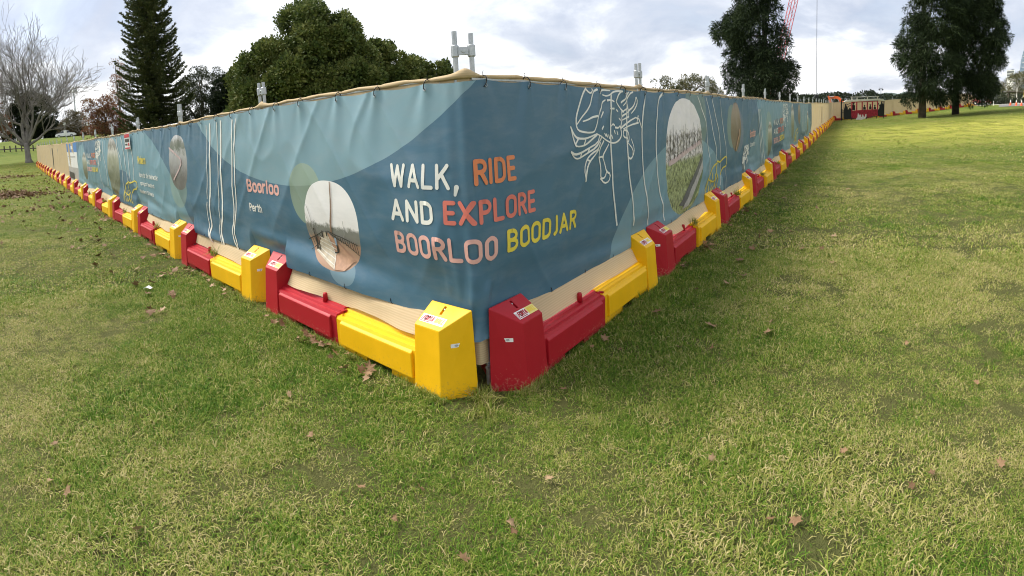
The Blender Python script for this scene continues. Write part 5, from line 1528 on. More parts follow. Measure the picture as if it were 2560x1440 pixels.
def crane():
    D_ = 110.0
    tip = at(2034, -215, D_); foot = at(1922, 255, D_)
    g = Vector((foot.x, foot.y, terrain(foot.x, foot.y)))
    t = thing('crane', 'red lattice crane boom rising behind the middle casuarina with its hoist cable', 'crane', g)
    a = foot - g; e = tip - g; a.z = 1.5
    d = (e - a).normalized(); s1 = d.cross(Vector((0, 1, 0))).normalized(); s2 = d.cross(s1)
    L_ = (e - a).length; hw = .62
    for q, (p, r_) in enumerate(((1, 1), (1, -1), (-1, -1), (-1, 1))):
        b = MB(); b.tube([a + s1 * p * hw * .5 + s2 * r_ * hw * .5, a + d * 3 + s1 * p * hw + s2 * r_ * hw, e - d * 3 + s1 * p * hw + s2 * r_ * hw, e + s1 * p * .2 + s2 * r_ * .2], .075, 5)
        b.ob('chord', M['crane_red'], t)
    for (A_, B_) in ((((1, 1), (1, -1))), ((1, -1), (-1, -1)), ((-1, -1), (-1, 1)), ((-1, 1), (1, 1))):
        b = MB(); n = int(L_ / 1.25)
        for k in range(3, n - 3):
            p = a + d * k * 1.25; q = a + d * (k + 1) * 1.25
            u0, u1 = (A_, B_) if k % 2 else (B_, A_)
            b.tube([p + s1 * u0[0] * hw + s2 * u0[1] * hw, q + s1 * u1[0] * hw + s2 * u1[1] * hw], .035, 4, cap=False)
        o = b.ob('lacing', M['crane_red'], t); o['kind'] = 'stuff'
    hk = at(2041, 240, D_) - g
    top = Vector((hk.x, hk.y, e.z))
    b = MB(); b.tube([e, top, hk], .045, 4); b.ob('hoist_cable', M['steel_black'], t)
    b = MB(); b.prism([(-.35, .2), (.35, .2), (.45, -.3), (.2, -.9), (-.2, -.9), (-.45, -.3)], -.2, .2)
    o = obj('hook_block', fix_normals(b.me('hook_block', M['steel_black'])), t); o.location = hk
    b = MB(); b.tube([hk + Vector((0, 0, -.9)), hk + Vector((0, 0, -2.0))], .08, 5); b.ob('hook', M['steel_black'], t)
    b = MB(); b.prism([(-3, .9), (3.2, .9), (3.2, 2.6), (1, 3.2), (-3, 2.6)], -1.4, 1.4); obj('house', fix_normals(b.me('house', M['crane_red'])), t)
    for s_ in (-1, 1):
        b = MB(); b.prism([(-3, .1), (-2.6, 0), (2.6, 0), (3, .1), (3.3, .5), (3, .95), (-3, .95), (-3.3, .5)], s_ * 1.2, s_ * 2.0); obj('track', fix_normals(b.me('track', M['rubber'])), t)
crane()

# signs on the left run
def board(name, label, cat, u0, u1, z0, z1, parts, off=.05):
    us_ = np.linspace(u0, u1, 10); zs = np.linspace(z0, z1, 8)
    t = thing(name, label, cat, tuple(float(v) for v in np.append(path((u0 + u1) / 2)[0], 0)))
    def patch_(nm, mat, a0, a1, b0, b1, o_):
        A_ = u0 + (u1 - u0) * np.linspace(a0, a1, 9); B_ = z0 + (z1 - z0) * np.linspace(b0, b1, 9)
        U_, Z_ = np.meshgrid(A_, B_, indexing='ij'); U_, Z_ = U_.ravel(), Z_.ravel()
        P_, N_ = path_arr(U_)
        d = off + .012 * vnoise(U_ * 1.6, Z_ * 1.1, 97) + o_
        Q = P_ + N_ * d[:, None]
        ix = np.arange(81).reshape(9, 9); F_ = np.stack([ix[:-1, :-1], ix[1:, :-1], ix[1:, 1:], ix[:-1, 1:]], -1).reshape(-1, 4)
        child(nm, fast_mesh(nm, np.stack([Q[:, 0], Q[:, 1], Z_ + fence_z(U_)], 1), F_, M[mat], True), t)
    for p in parts: patch_(*p)
    return t
board('information_banner', 'blue and white information banner at the left end of the blue one', 'banner', -19.4, -16.05, .40, 1.79,
      [('panel', 'white', 0, 1, .36, .76, 0), ('header', 'sign_blue', 0, 1, .76, 1, 0), ('footer', 'pic_grey', 0, 1, 0, .36, 0), ('emblem', 'white', .42, .60, .84, .93, .006),
       ('heading_print', 'pic_grey', .10, .80, .625, .655, .006), ('text_print', 'pic_grey', .12, .40, .56, .575, .006), ('text_print', 'pic_grey', .12, .38, .51, .525, .006), ('text_print', 'pic_grey', .12, .36, .45, .465, .006), ('picture_print', 'pic_dark', .06, .60, .05, .22, .006)], .03)
board('warning_sign', 'small red and white warning sign hung high on the left banner', 'sign', -8.04, -7.60, 1.50, 1.80,
      [('panel', 'white', 0, 1, 0, 1, 0), ('header', 'sign_red', .04, .96, .74, .96, .005), ('heading_print', 'pic_dark', .12, .86, .46, .66, .005), ('text_print', 'pic_dark', .12, .52, .26, .36, .005), ('symbol_print', 'sign_red', .64, .86, .22, .40, .005), ('text_print', 'sign_red', .06, .94, .04, .12, .005)], .085)
board('notice_strip', 'narrow dark notice hanging on the tan cloth left of the blue banner', 'sign', -27.4, -27.0, .55, 1.65, [('panel', 'pic_dark', 0, 1, 0, 1, 0)], .03)
board('notice_strip', 'narrow dark notice hanging on the tan cloth right of the blue banner', 'sign', 31.2, 31.6, .55, 1.6, [('panel', 'pic_dark', 0, 1, 0, 1, 0)], .03)

# left background: rail fence, road posts, car, poles
def rail_fence():
    pts = [ground_at(px, 86 - (px + 20) * .02) for px in np.arange(-40, 300, 14.5)]
    t = thing('rail_fence', 'low dark timber rail fence crossing behind the plane tree', 'fence', pts[0])
    for p in pts:
        q = p - pts[0]
        b = MB(); b.tube([q + Vector((0, 0, -.1)), q + Vector((0, 0, .95))], .11, 7); b.ob('post', M['timber'], t)
    for a, c in zip(pts[:-1], pts[1:]):
        b = MB(); b.tube([a - pts[0] + Vector((0, 0, .42)), c - pts[0] + Vector((0, 0, .42))], .085, 6); b.ob('rail', M['timber'], t)
rail_fence()
for k, px in enumerate((36, 73, 103)):
    g = ground_at(px, 111)
    b = MB(); b.box((-.06, -.04, 0), (.06, .04, 1.0)); b.box((-.061, -.041, .7), (.061, .041, .85), 1)
    o = b.ob('road_post', [M['white'], M['sign_red']]); o.location = g
    tag(o, f'white roadside post on the bank, {ordinal(k)} from the left', 'post', 'roadside posts on the bank')
def car(px, dist, label, body, rz):
    g = ground_at(px, dist)
    t = thing('parked_car', label, 'car', g, rz)
    b = MB(); b.prism([(-2.1, .32), (-2.15, .75), (-1.85, .92), (-1.1, .98), (1.0, .98), (1.85, .88), (2.15, .70), (2.15, .32)], -.85, .85); obj('body', bevel_me(fix_normals(b.me('body', M[body])), .06, 2), t)
    b = MB(); b.prism([(-1.35, .97), (-.85, 1.44), (.55, 1.46), (1.15, .97)], -.72, .72); obj('cabin', bevel_me(fix_normals(b.me('cabin', M['glass_dark'])), .05, 2), t)
    b = MB(); b.prism([(-.88, 1.43), (-.80, 1.50), (.48, 1.52), (.58, 1.45)], -.70, .70); obj('roof', fix_normals(b.me('roof', M[body])), t)
    for x in (-1.35, 1.35):
        for s_ in (-1, 1):
            w = MB(); w.tube([(x, s_ * .66, .32), (x, s_ * .88, .32)], .32, 14); o = w.ob('wheel', M['rubber'], t)
            w = MB(); w.tube([(x, s_ * .88, .32), (x, s_ * .892, .32)], .19, 10); w.ob('rim', M['galv'], o)
    return t
car(161, 113, 'white car on the road at the top of the left bank', 'car_white', R(38))
def pole_sign():
    g = ground_at(220, 108)
    t = thing('road_sign', 'grey diamond road sign on a pole beyond the left fence', 'sign', g, R(42))
    b = MB(); b.tube([(0, 0, 0), (0, 0, 2.6)], .05, 6); b.ob('pole', M['galv'], t)
    b = MB(); b.prism([(0, 1.75), (.5, 2.25), (0, 2.75), (-.5, 2.25)], -.085, -.06); obj('plate', fix_normals(b.me('plate', M['white'])), t)
    g = ground_at(160, 104)
    t = thing('parking_meter', 'white roadside box on a post below the white car', 'street furniture', g, R(42))
    b = MB(); b.tube([(0, 0, 0), (0, 0, 2.9)], .05, 6); b.ob('post', M['galv'], t)
    b = MB(); b.box((-.28, -.16, .3), (.28, .16, 1.2)); obj('cabinet', bevel_me(b.me('cabinet', M['white']), .03, 2), t)
    b = MB(); b.prism([(-.22, 2.3), (.22, 2.3), (.22, 2.9), (-.22, 2.9)], -.08, -.06); obj('plate', fix_normals(b.me('plate', M['white'])), t)
    g = ground_at(236, 100)
    t = thing('sign_frame', 'green steel frame with horizontal slats beside the red tree', 'sign', g, R(42))
    for x in (-.55, .55):
        b = MB(); b.tube([(x, 0, 0), (x, 0, 3.9)], .07, 6); b.ob('post', M['green_steel'], t)
    for k in range(9):
        b = MB(); b.box((-.5, -.03, 1.3 + k * .28), (.5, .03, 1.45 + k * .28)); b.ob('slat', M['green_steel'], t)
pole_sign()
def phone_mast():
    D_ = 190.0
    top = at(183, 222, D_)
    g = Vector((top.x, top.y, terrain(top.x, top.y)))
    t = thing('antenna_mast', 'grey phone mast with white panel antennas on the left skyline', 'mast', g)
    H = top.z - g.z
    b = MB(); b.tube([(0, 0, 0), (0, 0, H)], [.35, .2], 10); b.ob('mast', M['galv'], t)
    b = MB(); b.tube([(1.1 * math.cos(a), 1.1 * math.sin(a), H - 1.0) for a in [2 * math.pi * q / 12 for q in range(13)]], .06, 4); b.ob('ring', M['galv'], t)
    for q in range(9):
        a = 2 * math.pi * q / 9
        b = MB(); b.box((-.14, -.09, -1.1), (.14, .09, 1.1)); o = bevel_me(b.me('panel_antenna', M['white'] if q % 3 else M['print_grey']), .03, 1)
        o = obj('panel_antenna', o, t); o.location = (1.25 * math.cos(a), 1.25 * math.sin(a), H - .4 + .3 * (q % 2)); o.rotation_euler = (0, 0, a + math.pi / 2)
phone_mast()

# right edge: cones, path, buggy, hedge, shelter, city
for k, px in enumerate((2524.5, 2539, 2552)):
    g = ground_at(px, 68 - k * 1.2)
    t = thing('traffic_cone', f'orange and white traffic cone at the right edge, {ordinal(k)} from the left', 'cone', g, 0, 'traffic cones on the path')
    b = MB(); b.box((-.2, -.2, 0), (.2, .2, .035)); b.ob('foot', M['cone'], t)
    b = MB(); b.tube([(0, 0, .035), (0, 0, .42)], [.15, .085], 12, cap=False); b.ob('cone_body', M['cone'], t, True)
    b = MB(); b.tube([(0, 0, .42), (0, 0, .64)], [.0855, .048], 12, cap=False); b.ob('white_sleeve', M['white'], t, True)
    b = MB(); b.tube([(0, 0, .64), (0, 0, .74)], [.048, .03], 12); b.ob('cone_tip', M['white'], t, True)
def path_strip():
    V_, F_ = [], []
    xs_ = np.linspace(2496, 2760, 16)
    for k, px in enumerate(xs_):
        a, b_ = ground_at(px, 66 - k * .4), ground_at(px, 73 - k * .3)
        V_ += [(a.x, a.y, a.z + .03), (b_.x, b_.y, b_.z + .03)]
        if k: F_.append((2 * k - 2, 2 * k, 2 * k + 1, 2 * k - 1))
    tag(obj('path', fix_normals(mesh('path', V_, F_, M['asphalt']))), 'grey path under the traffic cones', None, None, 'structure')
    V_, F_ = [], []
    for k, px in enumerate(np.linspace(2395, 2760, 22)):
        a, b_ = ground_at(px, 79 - k * .2), ground_at(px, 80 - k * .2)
        V_ += [(a.x, a.y, a.z - .05), (a.x, a.y, a.z + .14), (b_.x, b_.y, b_.z + .14), (b_.x, b_.y, b_.z - .05)]
        if k:
            o = 4 * k
            F_ += [(o - 4, o, o + 1, o - 3), (o - 3, o + 1, o + 2, o - 2), (o - 2, o + 2, o + 3, o - 1)]
    tag(obj('kerb', fix_normals(mesh('kerb', V_, F_, M['cream']))), 'pale kerb beyond the right lawn', None, None, 'structure')
path_strip()
def hedge():
    lb = []
    for px in np.arange(2478, 2660, 3.0):
        for k in range(3):
            g = ground_at(px, 88 + random.uniform(-.6, .6)); lb.append((np.array([g.x, g.y, g.z + .25 + .3 * k]), random.uniform(.45, .6)))
    g = ground_at(2478, 88)
    V_, F_ = crown(lb, 60, .26, .6)
    t = thing('hedge', 'dark clipped hedge beyond the cones at the right edge', 'hedge', g)
    child('leaves', fast_mesh('leaves', V_, F_, M['hedge']), t)
hedge()
def shelter():
    g = ground_at(2562, 98)
    t = thing('shelter', 'low open park shelter with a flat dark roof at the right edge', 'shelter', g, R(-52))
    b = MB(); b.box((-3.6, -2, 2.45), (5, 2, 2.62)); obj('roof', bevel_me(b.me('roof', M['timber']), .03, 1), t)
    for x in (-3.2, 0, 4.6):
        for y in (-1.7, 1.7):
            b = MB(); b.box((x - .09, y - .09, 0), (x + .09, y + .09, 2.45)); b.ob('post', M['timber'], t)
    b = MB(); b.box((-3, -1, .4), (4, -.6, .46)); b.ob('bench', M['cream'], t)
    g = ground_at(2561, 74)
    t = thing('warning_board', 'yellow board cut by the right edge of the picture', 'sign', g, R(-55))
    b = MB(); b.box((-.25, -.03, .8), (.8, .03, 1.9)); b.ob('panel', M['print_yellow'], t)
    for x in (-.1, .6):
        b = MB(); b.box((x - .03, .031, 0), (x + .03, .09, 1.9)); b.ob('leg', M['galv'], t)
shelter()
def pale_gum():
    g = ground_at(2541, 92)
    t = thing('gum_tree', 'slender white-limbed gum at the far right edge', 'tree', g)
    b = MB(); tips = []
    branch_tree(b, Vector((0, 0, 0)), Vector((.05, 0, 1)), 2.2, .16, 0, 4, .5, (3, 3, 3, 2), .15, 4, .12, tips)
    branch_tree(b, Vector((.1, 0, .5)), Vector((.5, -.2, .8)).normalized(), 2.4, .13, 0, 4, .45, (3, 3, 2, 2), .2, 4, .12, tips)
    b.ob('trunk', M['bark_white'], t, True)
    lb = [(np.array(p), random.uniform(.2, .4)) for p in random.sample(tips, min(len(tips), 70))]
    V_, F_ = crown(lb, 160, .2, .4, .2); obj('crown', fast_mesh('crown', V_, F_, M['gum']), t)
pale_gum()
def buggy():
    g = ground_at(2452, 74)
    t = thing('utility_buggy', 'small faded red utility buggy parked beyond the right casuarina', 'buggy', g, R(-50))
    b = MB(); b.prism([(-1.2, .35), (-1.25, .7), (-.9, .82), (-.3, .80), (-.2, .5), (.35, .5), (.5, .85), (1.25, .80), (1.4, .55), (1.35, .35)], -.55, .55); obj('body', bevel_me(fix_normals(b.me('body', M['pink_red'])), .04, 2), t)
    b = MB(); b.box((-.25, -.4, .5), (.25, .4, .62)); b.box((-.30, -.4, .62), (-.2, .4, 1.0)); b.ob('seat', M['rubber'], t)
    for (x, y) in ((-.3, -.5), (-.3, .5), (.55, -.5), (.55, .5)):
        b = MB(); b.tube([(x, y, .6), (x, y, 1.55)], .025, 5); b.ob('roll_bar', M['steel_black'], t)
    b = MB(); b.box((-.4, -.56, 1.55), (.65, .56, 1.60)); b.ob('canopy', M['steel_black'], t)
    for x in (-.85, .95):
        for s_ in (-1, 1):
            w = MB(); w.tube([(x, s_ * .45, .3), (x, s_ * .66, .3)], .3, 14); o = w.ob('wheel', M['rubber'], t)
            w = MB(); w.tube([(x, s_ * .66, .3), (x, s_ * .672, .3)], .18, 10); w.ob('rim', M['white'], o)
    for k, px in enumerate((2462, 2482)):
        g = ground_at(px, 70 + k); b = MB(); b.tube([(0, 0, 0), (0, 0, .62), (0, 0, .65)], [.045, .045, .02], 7)
        o = b.ob('bollard', M['white']); o.location = g; tag(o, ('white bollard in front of the buggy', 'white bollard right of the buggy')[k], 'bollard', 'bollards along the kerb')
buggy()
# city blocks on the right horizon
def glass_mat():
    t = NT('tower_glass')
    co = t.coord(); n = t.noise(co, .05, 3)
    br = t.node('ShaderNodeTexBrick'); br.offset = 0.0
    br.inputs['Scale'].default_value = 1.0; br.inputs['Brick Width'].default_value = 3.0; br.inputs['Row Height'].default_value = 3.6; br.inputs['Mortar Size'].default_value = .25
    mp = t.node('ShaderNodeMapping'); mp.inputs['Rotation'].default_value = (R(90), 0, 0); t.l.new(co, mp.inputs[0]); t.l.new(mp.outputs[0], br.inputs['Vector'])
    br.inputs['Color1'].default_value = (.10, .17, .26, 1); br.inputs['Color2'].default_value = (.14, .22, .32, 1); br.inputs['Mortar'].default_value = (.45, .50, .56, 1)
    return t.set(br.outputs[0], .25, 0, .6)
M['tower_glass'] = glass_mat()
def city():
    D_ = 1500.0
    a, c = at(2549, 128, D_), at(2549, 200, D_)
    t = thing('glass_tower', 'tall blue glass office tower cut by the right edge', 'building', Vector((a.x, a.y, 3)), R(-54))
    H = a.z - 3
    b = MB(); n = 7
    prof = [(0, 0), (1.5, H * .55), (4.5, H * .85), (10, H), (60, H * 1.03), (60, 0)]
    b.prism(prof, 0, 40); obj('facade', fix_normals(b.me('facade', M['tower_glass'])), t)
    b = MB(); b.box((12, 8, H), (50, 30, H * 1.03 + 6)); b.ob('plant_room', M['print_grey'], t)
    for k in range(1, 12):
        b = MB(); z = H * k / 12; b.box((3.5 + k * .5, -.6, z), (60, -.05, z + 1.0)); b.ob('floor_band', M['white'], t)
    a = at(2517, 175, D_)
    t = thing('office_block', 'distant pale flat-roofed block above the right gum trees', 'building', Vector((a.x, a.y, 3)), R(-54))
    H = a.z - 3
    b = MB(); b.box((0, 0, 0), (21, 18, H)); b.ob('wall', M['white'], t)
    b = MB(); b.box((13, 4, H), (19, 10, H + 3)); b.ob('roof_plant', M['print_grey'], t)
    for k in range(5):
        b = MB(); b.box((1, -.5, H - 4 - k * 4), (20, -.05, H - 2 - k * 4)); b.ob('window_band', M['glass_dark'], t)
city()
# ------------------------------------------------------------------ lawn blades
def blade_mat():
    t = NT('grass_blades')
    at_ = t.node('ShaderNodeAttribute', attribute_name='tone')
    tone = at_.outputs['Fac']
    co = t.coord('World')
    big = t.noise(co, .55, 4, .55, .3)
    mid = t.noise(co, 3.2, 3, .6)
    f = t.math('ADD', t.math('MULTIPLY', tone, .62), t.math('MULTIPLY', t.math('ADD', t.math('MULTIPLY', big, .6), t.math('MULTIPLY', mid, .4)), .75))
    col = t.ramp(f, [(.28, (.036, .105, .009)), (.46, (.098, .200, .018)), (.62, (.225, .285, .046)), (.78, (.38, .36, .11)), (.95, (.52, .44, .22))])
    t.set(col, .65, 0, .12)
    tr = t.node('ShaderNodeBsdfTranslucent'); t.l.new(col, tr.inputs[0])
    mx_ = t.node('ShaderNodeMixShader'); mx_.inputs[0].default_value = .30
    t.l.new(t.b.outputs[0], mx_.inputs[1]); t.l.new(tr.outputs[0], mx_.inputs[2]); t.l.new(mx_.outputs[0], t.out.inputs[0])
    return t.m
M['blade'] = blade_mat()
def blades(n, radius, hmin, hmax, wid, flop, straw=.1, seed=1, tone_mean=.43):
    rg = np.random.default_rng(seed)
    a = rg.uniform(0, 2 * math.pi, n); r_ = radius * np.sqrt(rg.random(n))
    base = np.stack([r_ * np.cos(a), r_ * np.sin(a), np.zeros(n)], 1)
    az = rg.uniform(0, 2 * math.pi, n)
    h_ = rg.uniform(hmin, hmax, n) * (1 - .35 * rg.random(n))
    lean = flop * rg.uniform(.2, 1.3, n)
    d = np.stack([np.cos(az), np.sin(az), np.zeros(n)], 1)
    s = np.stack([-np.sin(az), np.cos(az), np.zeros(n)], 1) * (wid * rg.uniform(.6, 1.3, n))[:, None]
    up = np.array([0, 0, 1.0])
    m1 = base + d * (h_ * np.minimum(lean * .36, .5))[:, None] + up * (h_ * np.maximum(.26, .56 - .17 * lean))[:, None]
    tip = base + d * (h_ * np.minimum(lean * 1.05, 1.15))[:, None] + up * (h_ * np.maximum(.10, 1 - .62 * lean))[:, None]
    V_ = np.stack([base - s * .5, base + s * .5, m1 + s * .42, m1 - s * .42, tip + s * .06, tip - s * .06], 1).reshape(-1, 3)
    q = np.arange(n)[:, None] * 6
    F_ = np.concatenate([q + np.array([[0, 1, 2, 3]]), q + np.array([[3, 2, 4, 5]])], 0)
    tone = np.clip(rg.normal(tone_mean, .20, n), 0, 1)
    tone = np.where(rg.random(n) < straw, rg.uniform(.8, 1.0, n), tone)
    return V_, F_, np.repeat(tone, 6)
def blade_mesh(name, *a, **k):
    V_, F_, tone = blades(*a, **k)
    me_ = fast_mesh(name, V_, F_, M['blade'], True)
    at_ = me_.attributes.new('tone', 'FLOAT', 'POINT'); at_.data.foreach_set('value', tone.astype(np.float32))
    return me_
def scatter(name, pts, rot, scl, vid, meshes, label):
    src = bpy.data.collections.new(name + '_clumps')
    for k, me_ in enumerate(meshes):
        src.objects.link(bpy.data.objects.new(f'{name}_clump_{k:02d}', me_))
    me_ = bpy.data.meshes.new(name)
    me_.vertices.add(len(pts)); me_.vertices.foreach_set('co', np.asarray(pts, np.float32).ravel())
    a = me_.attributes.new('rot', 'FLOAT_VECTOR', 'POINT'); a.data.foreach_set('vector', np.asarray(rot, np.float32).ravel())
    a = me_.attributes.new('scl', 'FLOAT', 'POINT'); a.data.foreach_set('value', np.asarray(scl, np.float32))
    a = me_.attributes.new('vid', 'INT', 'POINT'); a.data.foreach_set('value', np.asarray(vid, np.int32))
    me_.materials.append(M['blade'])
    o = obj(name, me_)
    ng = bpy.data.node_groups.new(name + '_scatter', 'GeometryNodeTree')
    ng.interface.new_socket('Geometry', in_out='INPUT', socket_type='NodeSocketGeometry')
    ng.interface.new_socket('Geometry', in_out='OUTPUT', socket_type='NodeSocketGeometry')
    N_, L_ = ng.nodes, ng.links
    gi, go = N_.new('NodeGroupInput'), N_.new('NodeGroupOutput')
    ci = N_.new('GeometryNodeCollectionInfo'); ci.inputs['Collection'].default_value = src
    ci.inputs['Separate Children'].default_value = True; ci.inputs['Reset Children'].default_value = True
    ip = N_.new('GeometryNodeInstanceOnPoints'); ip.inputs['Pick Instance'].default_value = True
    def named(n, ty):
        a_ = N_.new('GeometryNodeInputNamedAttribute'); a_.data_type = ty; a_.inputs['Name'].default_value = n
        return a_.outputs['Attribute']
    L_.new(gi.outputs[0], ip.inputs['Points']); L_.new(ci.outputs[0], ip.inputs['Instance'])
    L_.new(named('vid', 'INT'), ip.inputs['Instance Index']); L_.new(named('rot', 'FLOAT_VECTOR'), ip.inputs['Rotation']); L_.new(named('scl', 'FLOAT'), ip.inputs['Scale'])
    L_.new(ip.outputs[0], go.inputs[0])
    md = o.modifiers.new('scatter', 'NODES'); md.node_group = ng
    return tag(o, label, None, None, 'stuff')
def keep_clear(x, y):
    """inside the fence corner, or under a barrier"""
    q = np.array([x, y]) - C0
    l, r_ = q @ NL, q @ NR
    a, b = q @ DL, q @ DR
    if l < .21 and r_ < .21: return True
    return False
def lawn(name, r0, r1, dens, meshes, label, amin=-66, amax=66, smin=.8, smax=1.25, bare=True, green=0):
    A = R(amax - amin) * (r1 * r1 - r0 * r0) / 2
    n = int(A * dens)
    az = RNG.uniform(R(amin), R(amax), n); r_ = np.sqrt(RNG.uniform(r0 * r0, r1 * r1, n))
    x, y = r_ * np.sin(az), r_ * np.cos(az)
    q = np.stack([x, y], 1) - C0
    ok = ~((q @ NL < .16) & (q @ NR < .16))
    if bare:                                    # worn patches where soil shows
        p = vnoise(x * 1.3 + 5, y * 1.3, 91) + .55 * vnoise(x * 4.1, y * 4.1, 92)
        ok &= ~((p < -.98) & (RNG.random(n) < .8))
    x, y = x[ok], y[ok]
    z = np.array([terrain(a, b) for a, b in zip(x, y)])
    m_ = len(x)
    lush = 1 + .30 * vnoise(x * .9, y * .9, 93) + .20 * vnoise(x * 3, y * 3, 94)
    if green:                                   # lusher, greener turf beside the fence and in drifts
        qq = np.stack([x, y], 1) - C0
        dist = np.maximum(qq @ NL, qq @ NR)
        pg = np.clip(.25 + .9 * vnoise(x * .55, y * .55, 96) + .5 * vnoise(x * 2.1, y * 2.1, 98), 0, .85)
        pg = np.maximum(pg, np.clip(1.15 - dist / 1.5, 0, .80))
        pick = np.where(RNG.random(m_) < pg, RNG.integers(0, green, m_), RNG.integers(green, len(meshes), m_))
    else: pick = RNG.integers(0, len(meshes), m_)
    rot = np.stack([RNG.normal(0, .06, m_), RNG.normal(0, .06, m_), RNG.uniform(0, 6.283, m_)], 1)
    return scatter(name, np.stack([x, y, z - .003], 1), rot, RNG.uniform(smin, smax, m_) * lush, pick, meshes, label)
near_m = [blade_mesh('clump', 74, .09, .024, .056, .0036, 1.45, .04, 100 + k, .25) for k in range(6)]
near_m += [blade_mesh('clump', 84, .09, .018, .043, .0034, 1.75, .10, 110 + k, .46) for k in range(7)] + [blade_mesh('clump', 76, .09, .019, .048, .0038, 1.6, .16, 120 + k, .55) for k in range(4)]
lawn('near_grass', 1.2, 6.0, 300, near_m, 'short patchy grass in the foreground', green=6)
mid_m = [blade_mesh('clump_mid', 84, .22, .026, .056, .0085, 1.45, .04, 140 + k, .25) for k in range(4)] + [blade_mesh('clump_mid', 84, .22, .024, .052, .0085, 1.6, .13, 146 + k, .48) for k in range(5)]
lawn('mid_grass', 5.6, 16, 46, mid_m, 'short grass further out on the lawn', green=4)
far_m = [blade_mesh('clump_far', 90, .6, .03, .055, .022, 1.0, .16, 160 + k) for k in range(5)]
lawn('outer_grass', 15, 60, 3.6, far_m, 'grass on the far lawn', -62, 62, .8, 1.3, False)
tuft_m = [blade_mesh('clump_coarse', 34, .045, .045, .095, .0050, 1.15, .06, 170 + k) for k in range(4)]
lawn('coarse_tufts', 1.2, 7.0, 3.2, tuft_m, 'coarse grass tufts in the foreground lawn', -66, 66, .6, 1.15, True)
straw_m = [blade_mesh('clump_straw', 14, .09, .03, .09, .0026, 2.6, 1.0, 175 + k) for k in range(3)]
lawn('straw', 1.2, 7.0, 2.5, straw_m, 'loose dry straw lying in the foreground lawn', -66, 66, .6, 1.2, False)
# longer grass against the barriers and in the corner gap
def edge_grass():
    pts, rot, scl, vid = [], [], [], []
    tall = [blade_mesh('clump_tall', 26, .05, .06, .14, .0045, .75, .08, 180 + k) for k in range(5)]
    def put(p, s_):
        pts.append((p[0], p[1], terrain(*p) - .003)); rot.append((random.gauss(0, .1), random.gauss(0, .1), random.uniform(0, 6.28))); scl.append(s_); vid.append(random.randrange(5))
    for run, sg in ((RUN_L, -1), (RUN_R, 1)):
        for k in range(420):
            s_ = random.random() ** 1.6 * 22 + .1
            if vnoise(s_ * 1.6, sg * 3.0, 95) < -.15: continue
            put(run.pt(s_, random.uniform(.205, .245)), random.uniform(.35, .8))
    for k in range(16):
        a_, b_ = random.uniform(.02, .17), random.uniform(-.03, .03)
        put(C0 + NL * (a_ + b_) + NR * (a_ - b_), random.uniform(.6, 1.15))
    for k in range(18):
        put(C0 + NL * random.uniform(.10, .27) + NR * random.uniform(.10, .27), random.uniform(.35, .75))
    scatter('edge_grass', pts, rot, scl, vid, tall, 'longer grass tufts along the foot of the barriers')
edge_grass()
def tuft(run, i, label, big=1.0):
    """weed growing out of the joint between two barriers"""
    p = run.pt(i * run.unit + run.unit / 2 + random.uniform(-.04, .04), .13)
    V_, F_, tone = blades(int(70 * big), .05, .12 * big, .26 * big, .0055, 1.25, .2, 200 + i + int(run is RUN_R) * 50)
    V_ = V_ + np.array([0, 0, 0])
    me_ = fast_mesh('grass_tuft', V_, F_, M['blade'], True)
    at_ = me_.attributes.new('tone', 'FLOAT', 'POINT'); at_.data.foreach_set('value', np.clip(tone * .7, 0, 1).astype(np.float32))
    o = obj('grass_tuft', me_); o.location = (p[0], p[1], terrain(*p) + .255)
    tag(o, label, 'plant', 'weeds growing on the barriers')
for i in (1, 2, 3, 4, 5): tuft(RUN_L, i, f'grass tuft sprouting from the {ordinal(i)} barrier joint left of the corner', .75 if i > 1 else .9)
for i in (1, 2, 3, 4, 5, 6, 7): tuft(RUN_R, i, f'grass tuft sprouting from the {ordinal(i)} barrier joint right of the corner', 1.0 if i < 4 else .8)

# ------------------------------------------------------------------ fallen leaves
def leaf_material():
    t = NT('dry_leaf')
    oi = t.node('ShaderNodeObjectInfo'); gi = t.node('ShaderNodeNewGeometry')
    n = t.noise(t.coord(), 22, 4, .6)
    f = t.math('ADD', t.math('ADD', t.math('MULTIPLY', oi.outputs['Random'], .35), t.math('MULTIPLY', gi.outputs['Random Per Island'], .5)), t.math('MULTIPLY', n, .3))
    return t.set(t.ramp(f, [(.15, (.075, .042, .022)), (.45, (.17, .095, .045)), (.7, (.27, .17, .088)), (.95, (.40, .30, .18))]), .7, 0, .3)
M['dry'] = leaf_material()
def leaf_outline(seed):
    rg = random.Random(seed); pts = []
    for k, (a, r_) in enumerate(((-90, .15), (-62, .55), (-40, .42), (-22, .80), (8, .50), (32, .92), (60, .52), (90, 1.0), (120, .52), (148, .92), (172, .50), (202, .80), (220, .42), (242, .55))):
        pts.append((math.cos(R(a + rg.uniform(-5, 5))) * r_ * rg.uniform(.85, 1.1), math.sin(R(a + rg.uniform(-5, 5))) * r_ * rg.uniform(.85, 1.1)))
    return pts
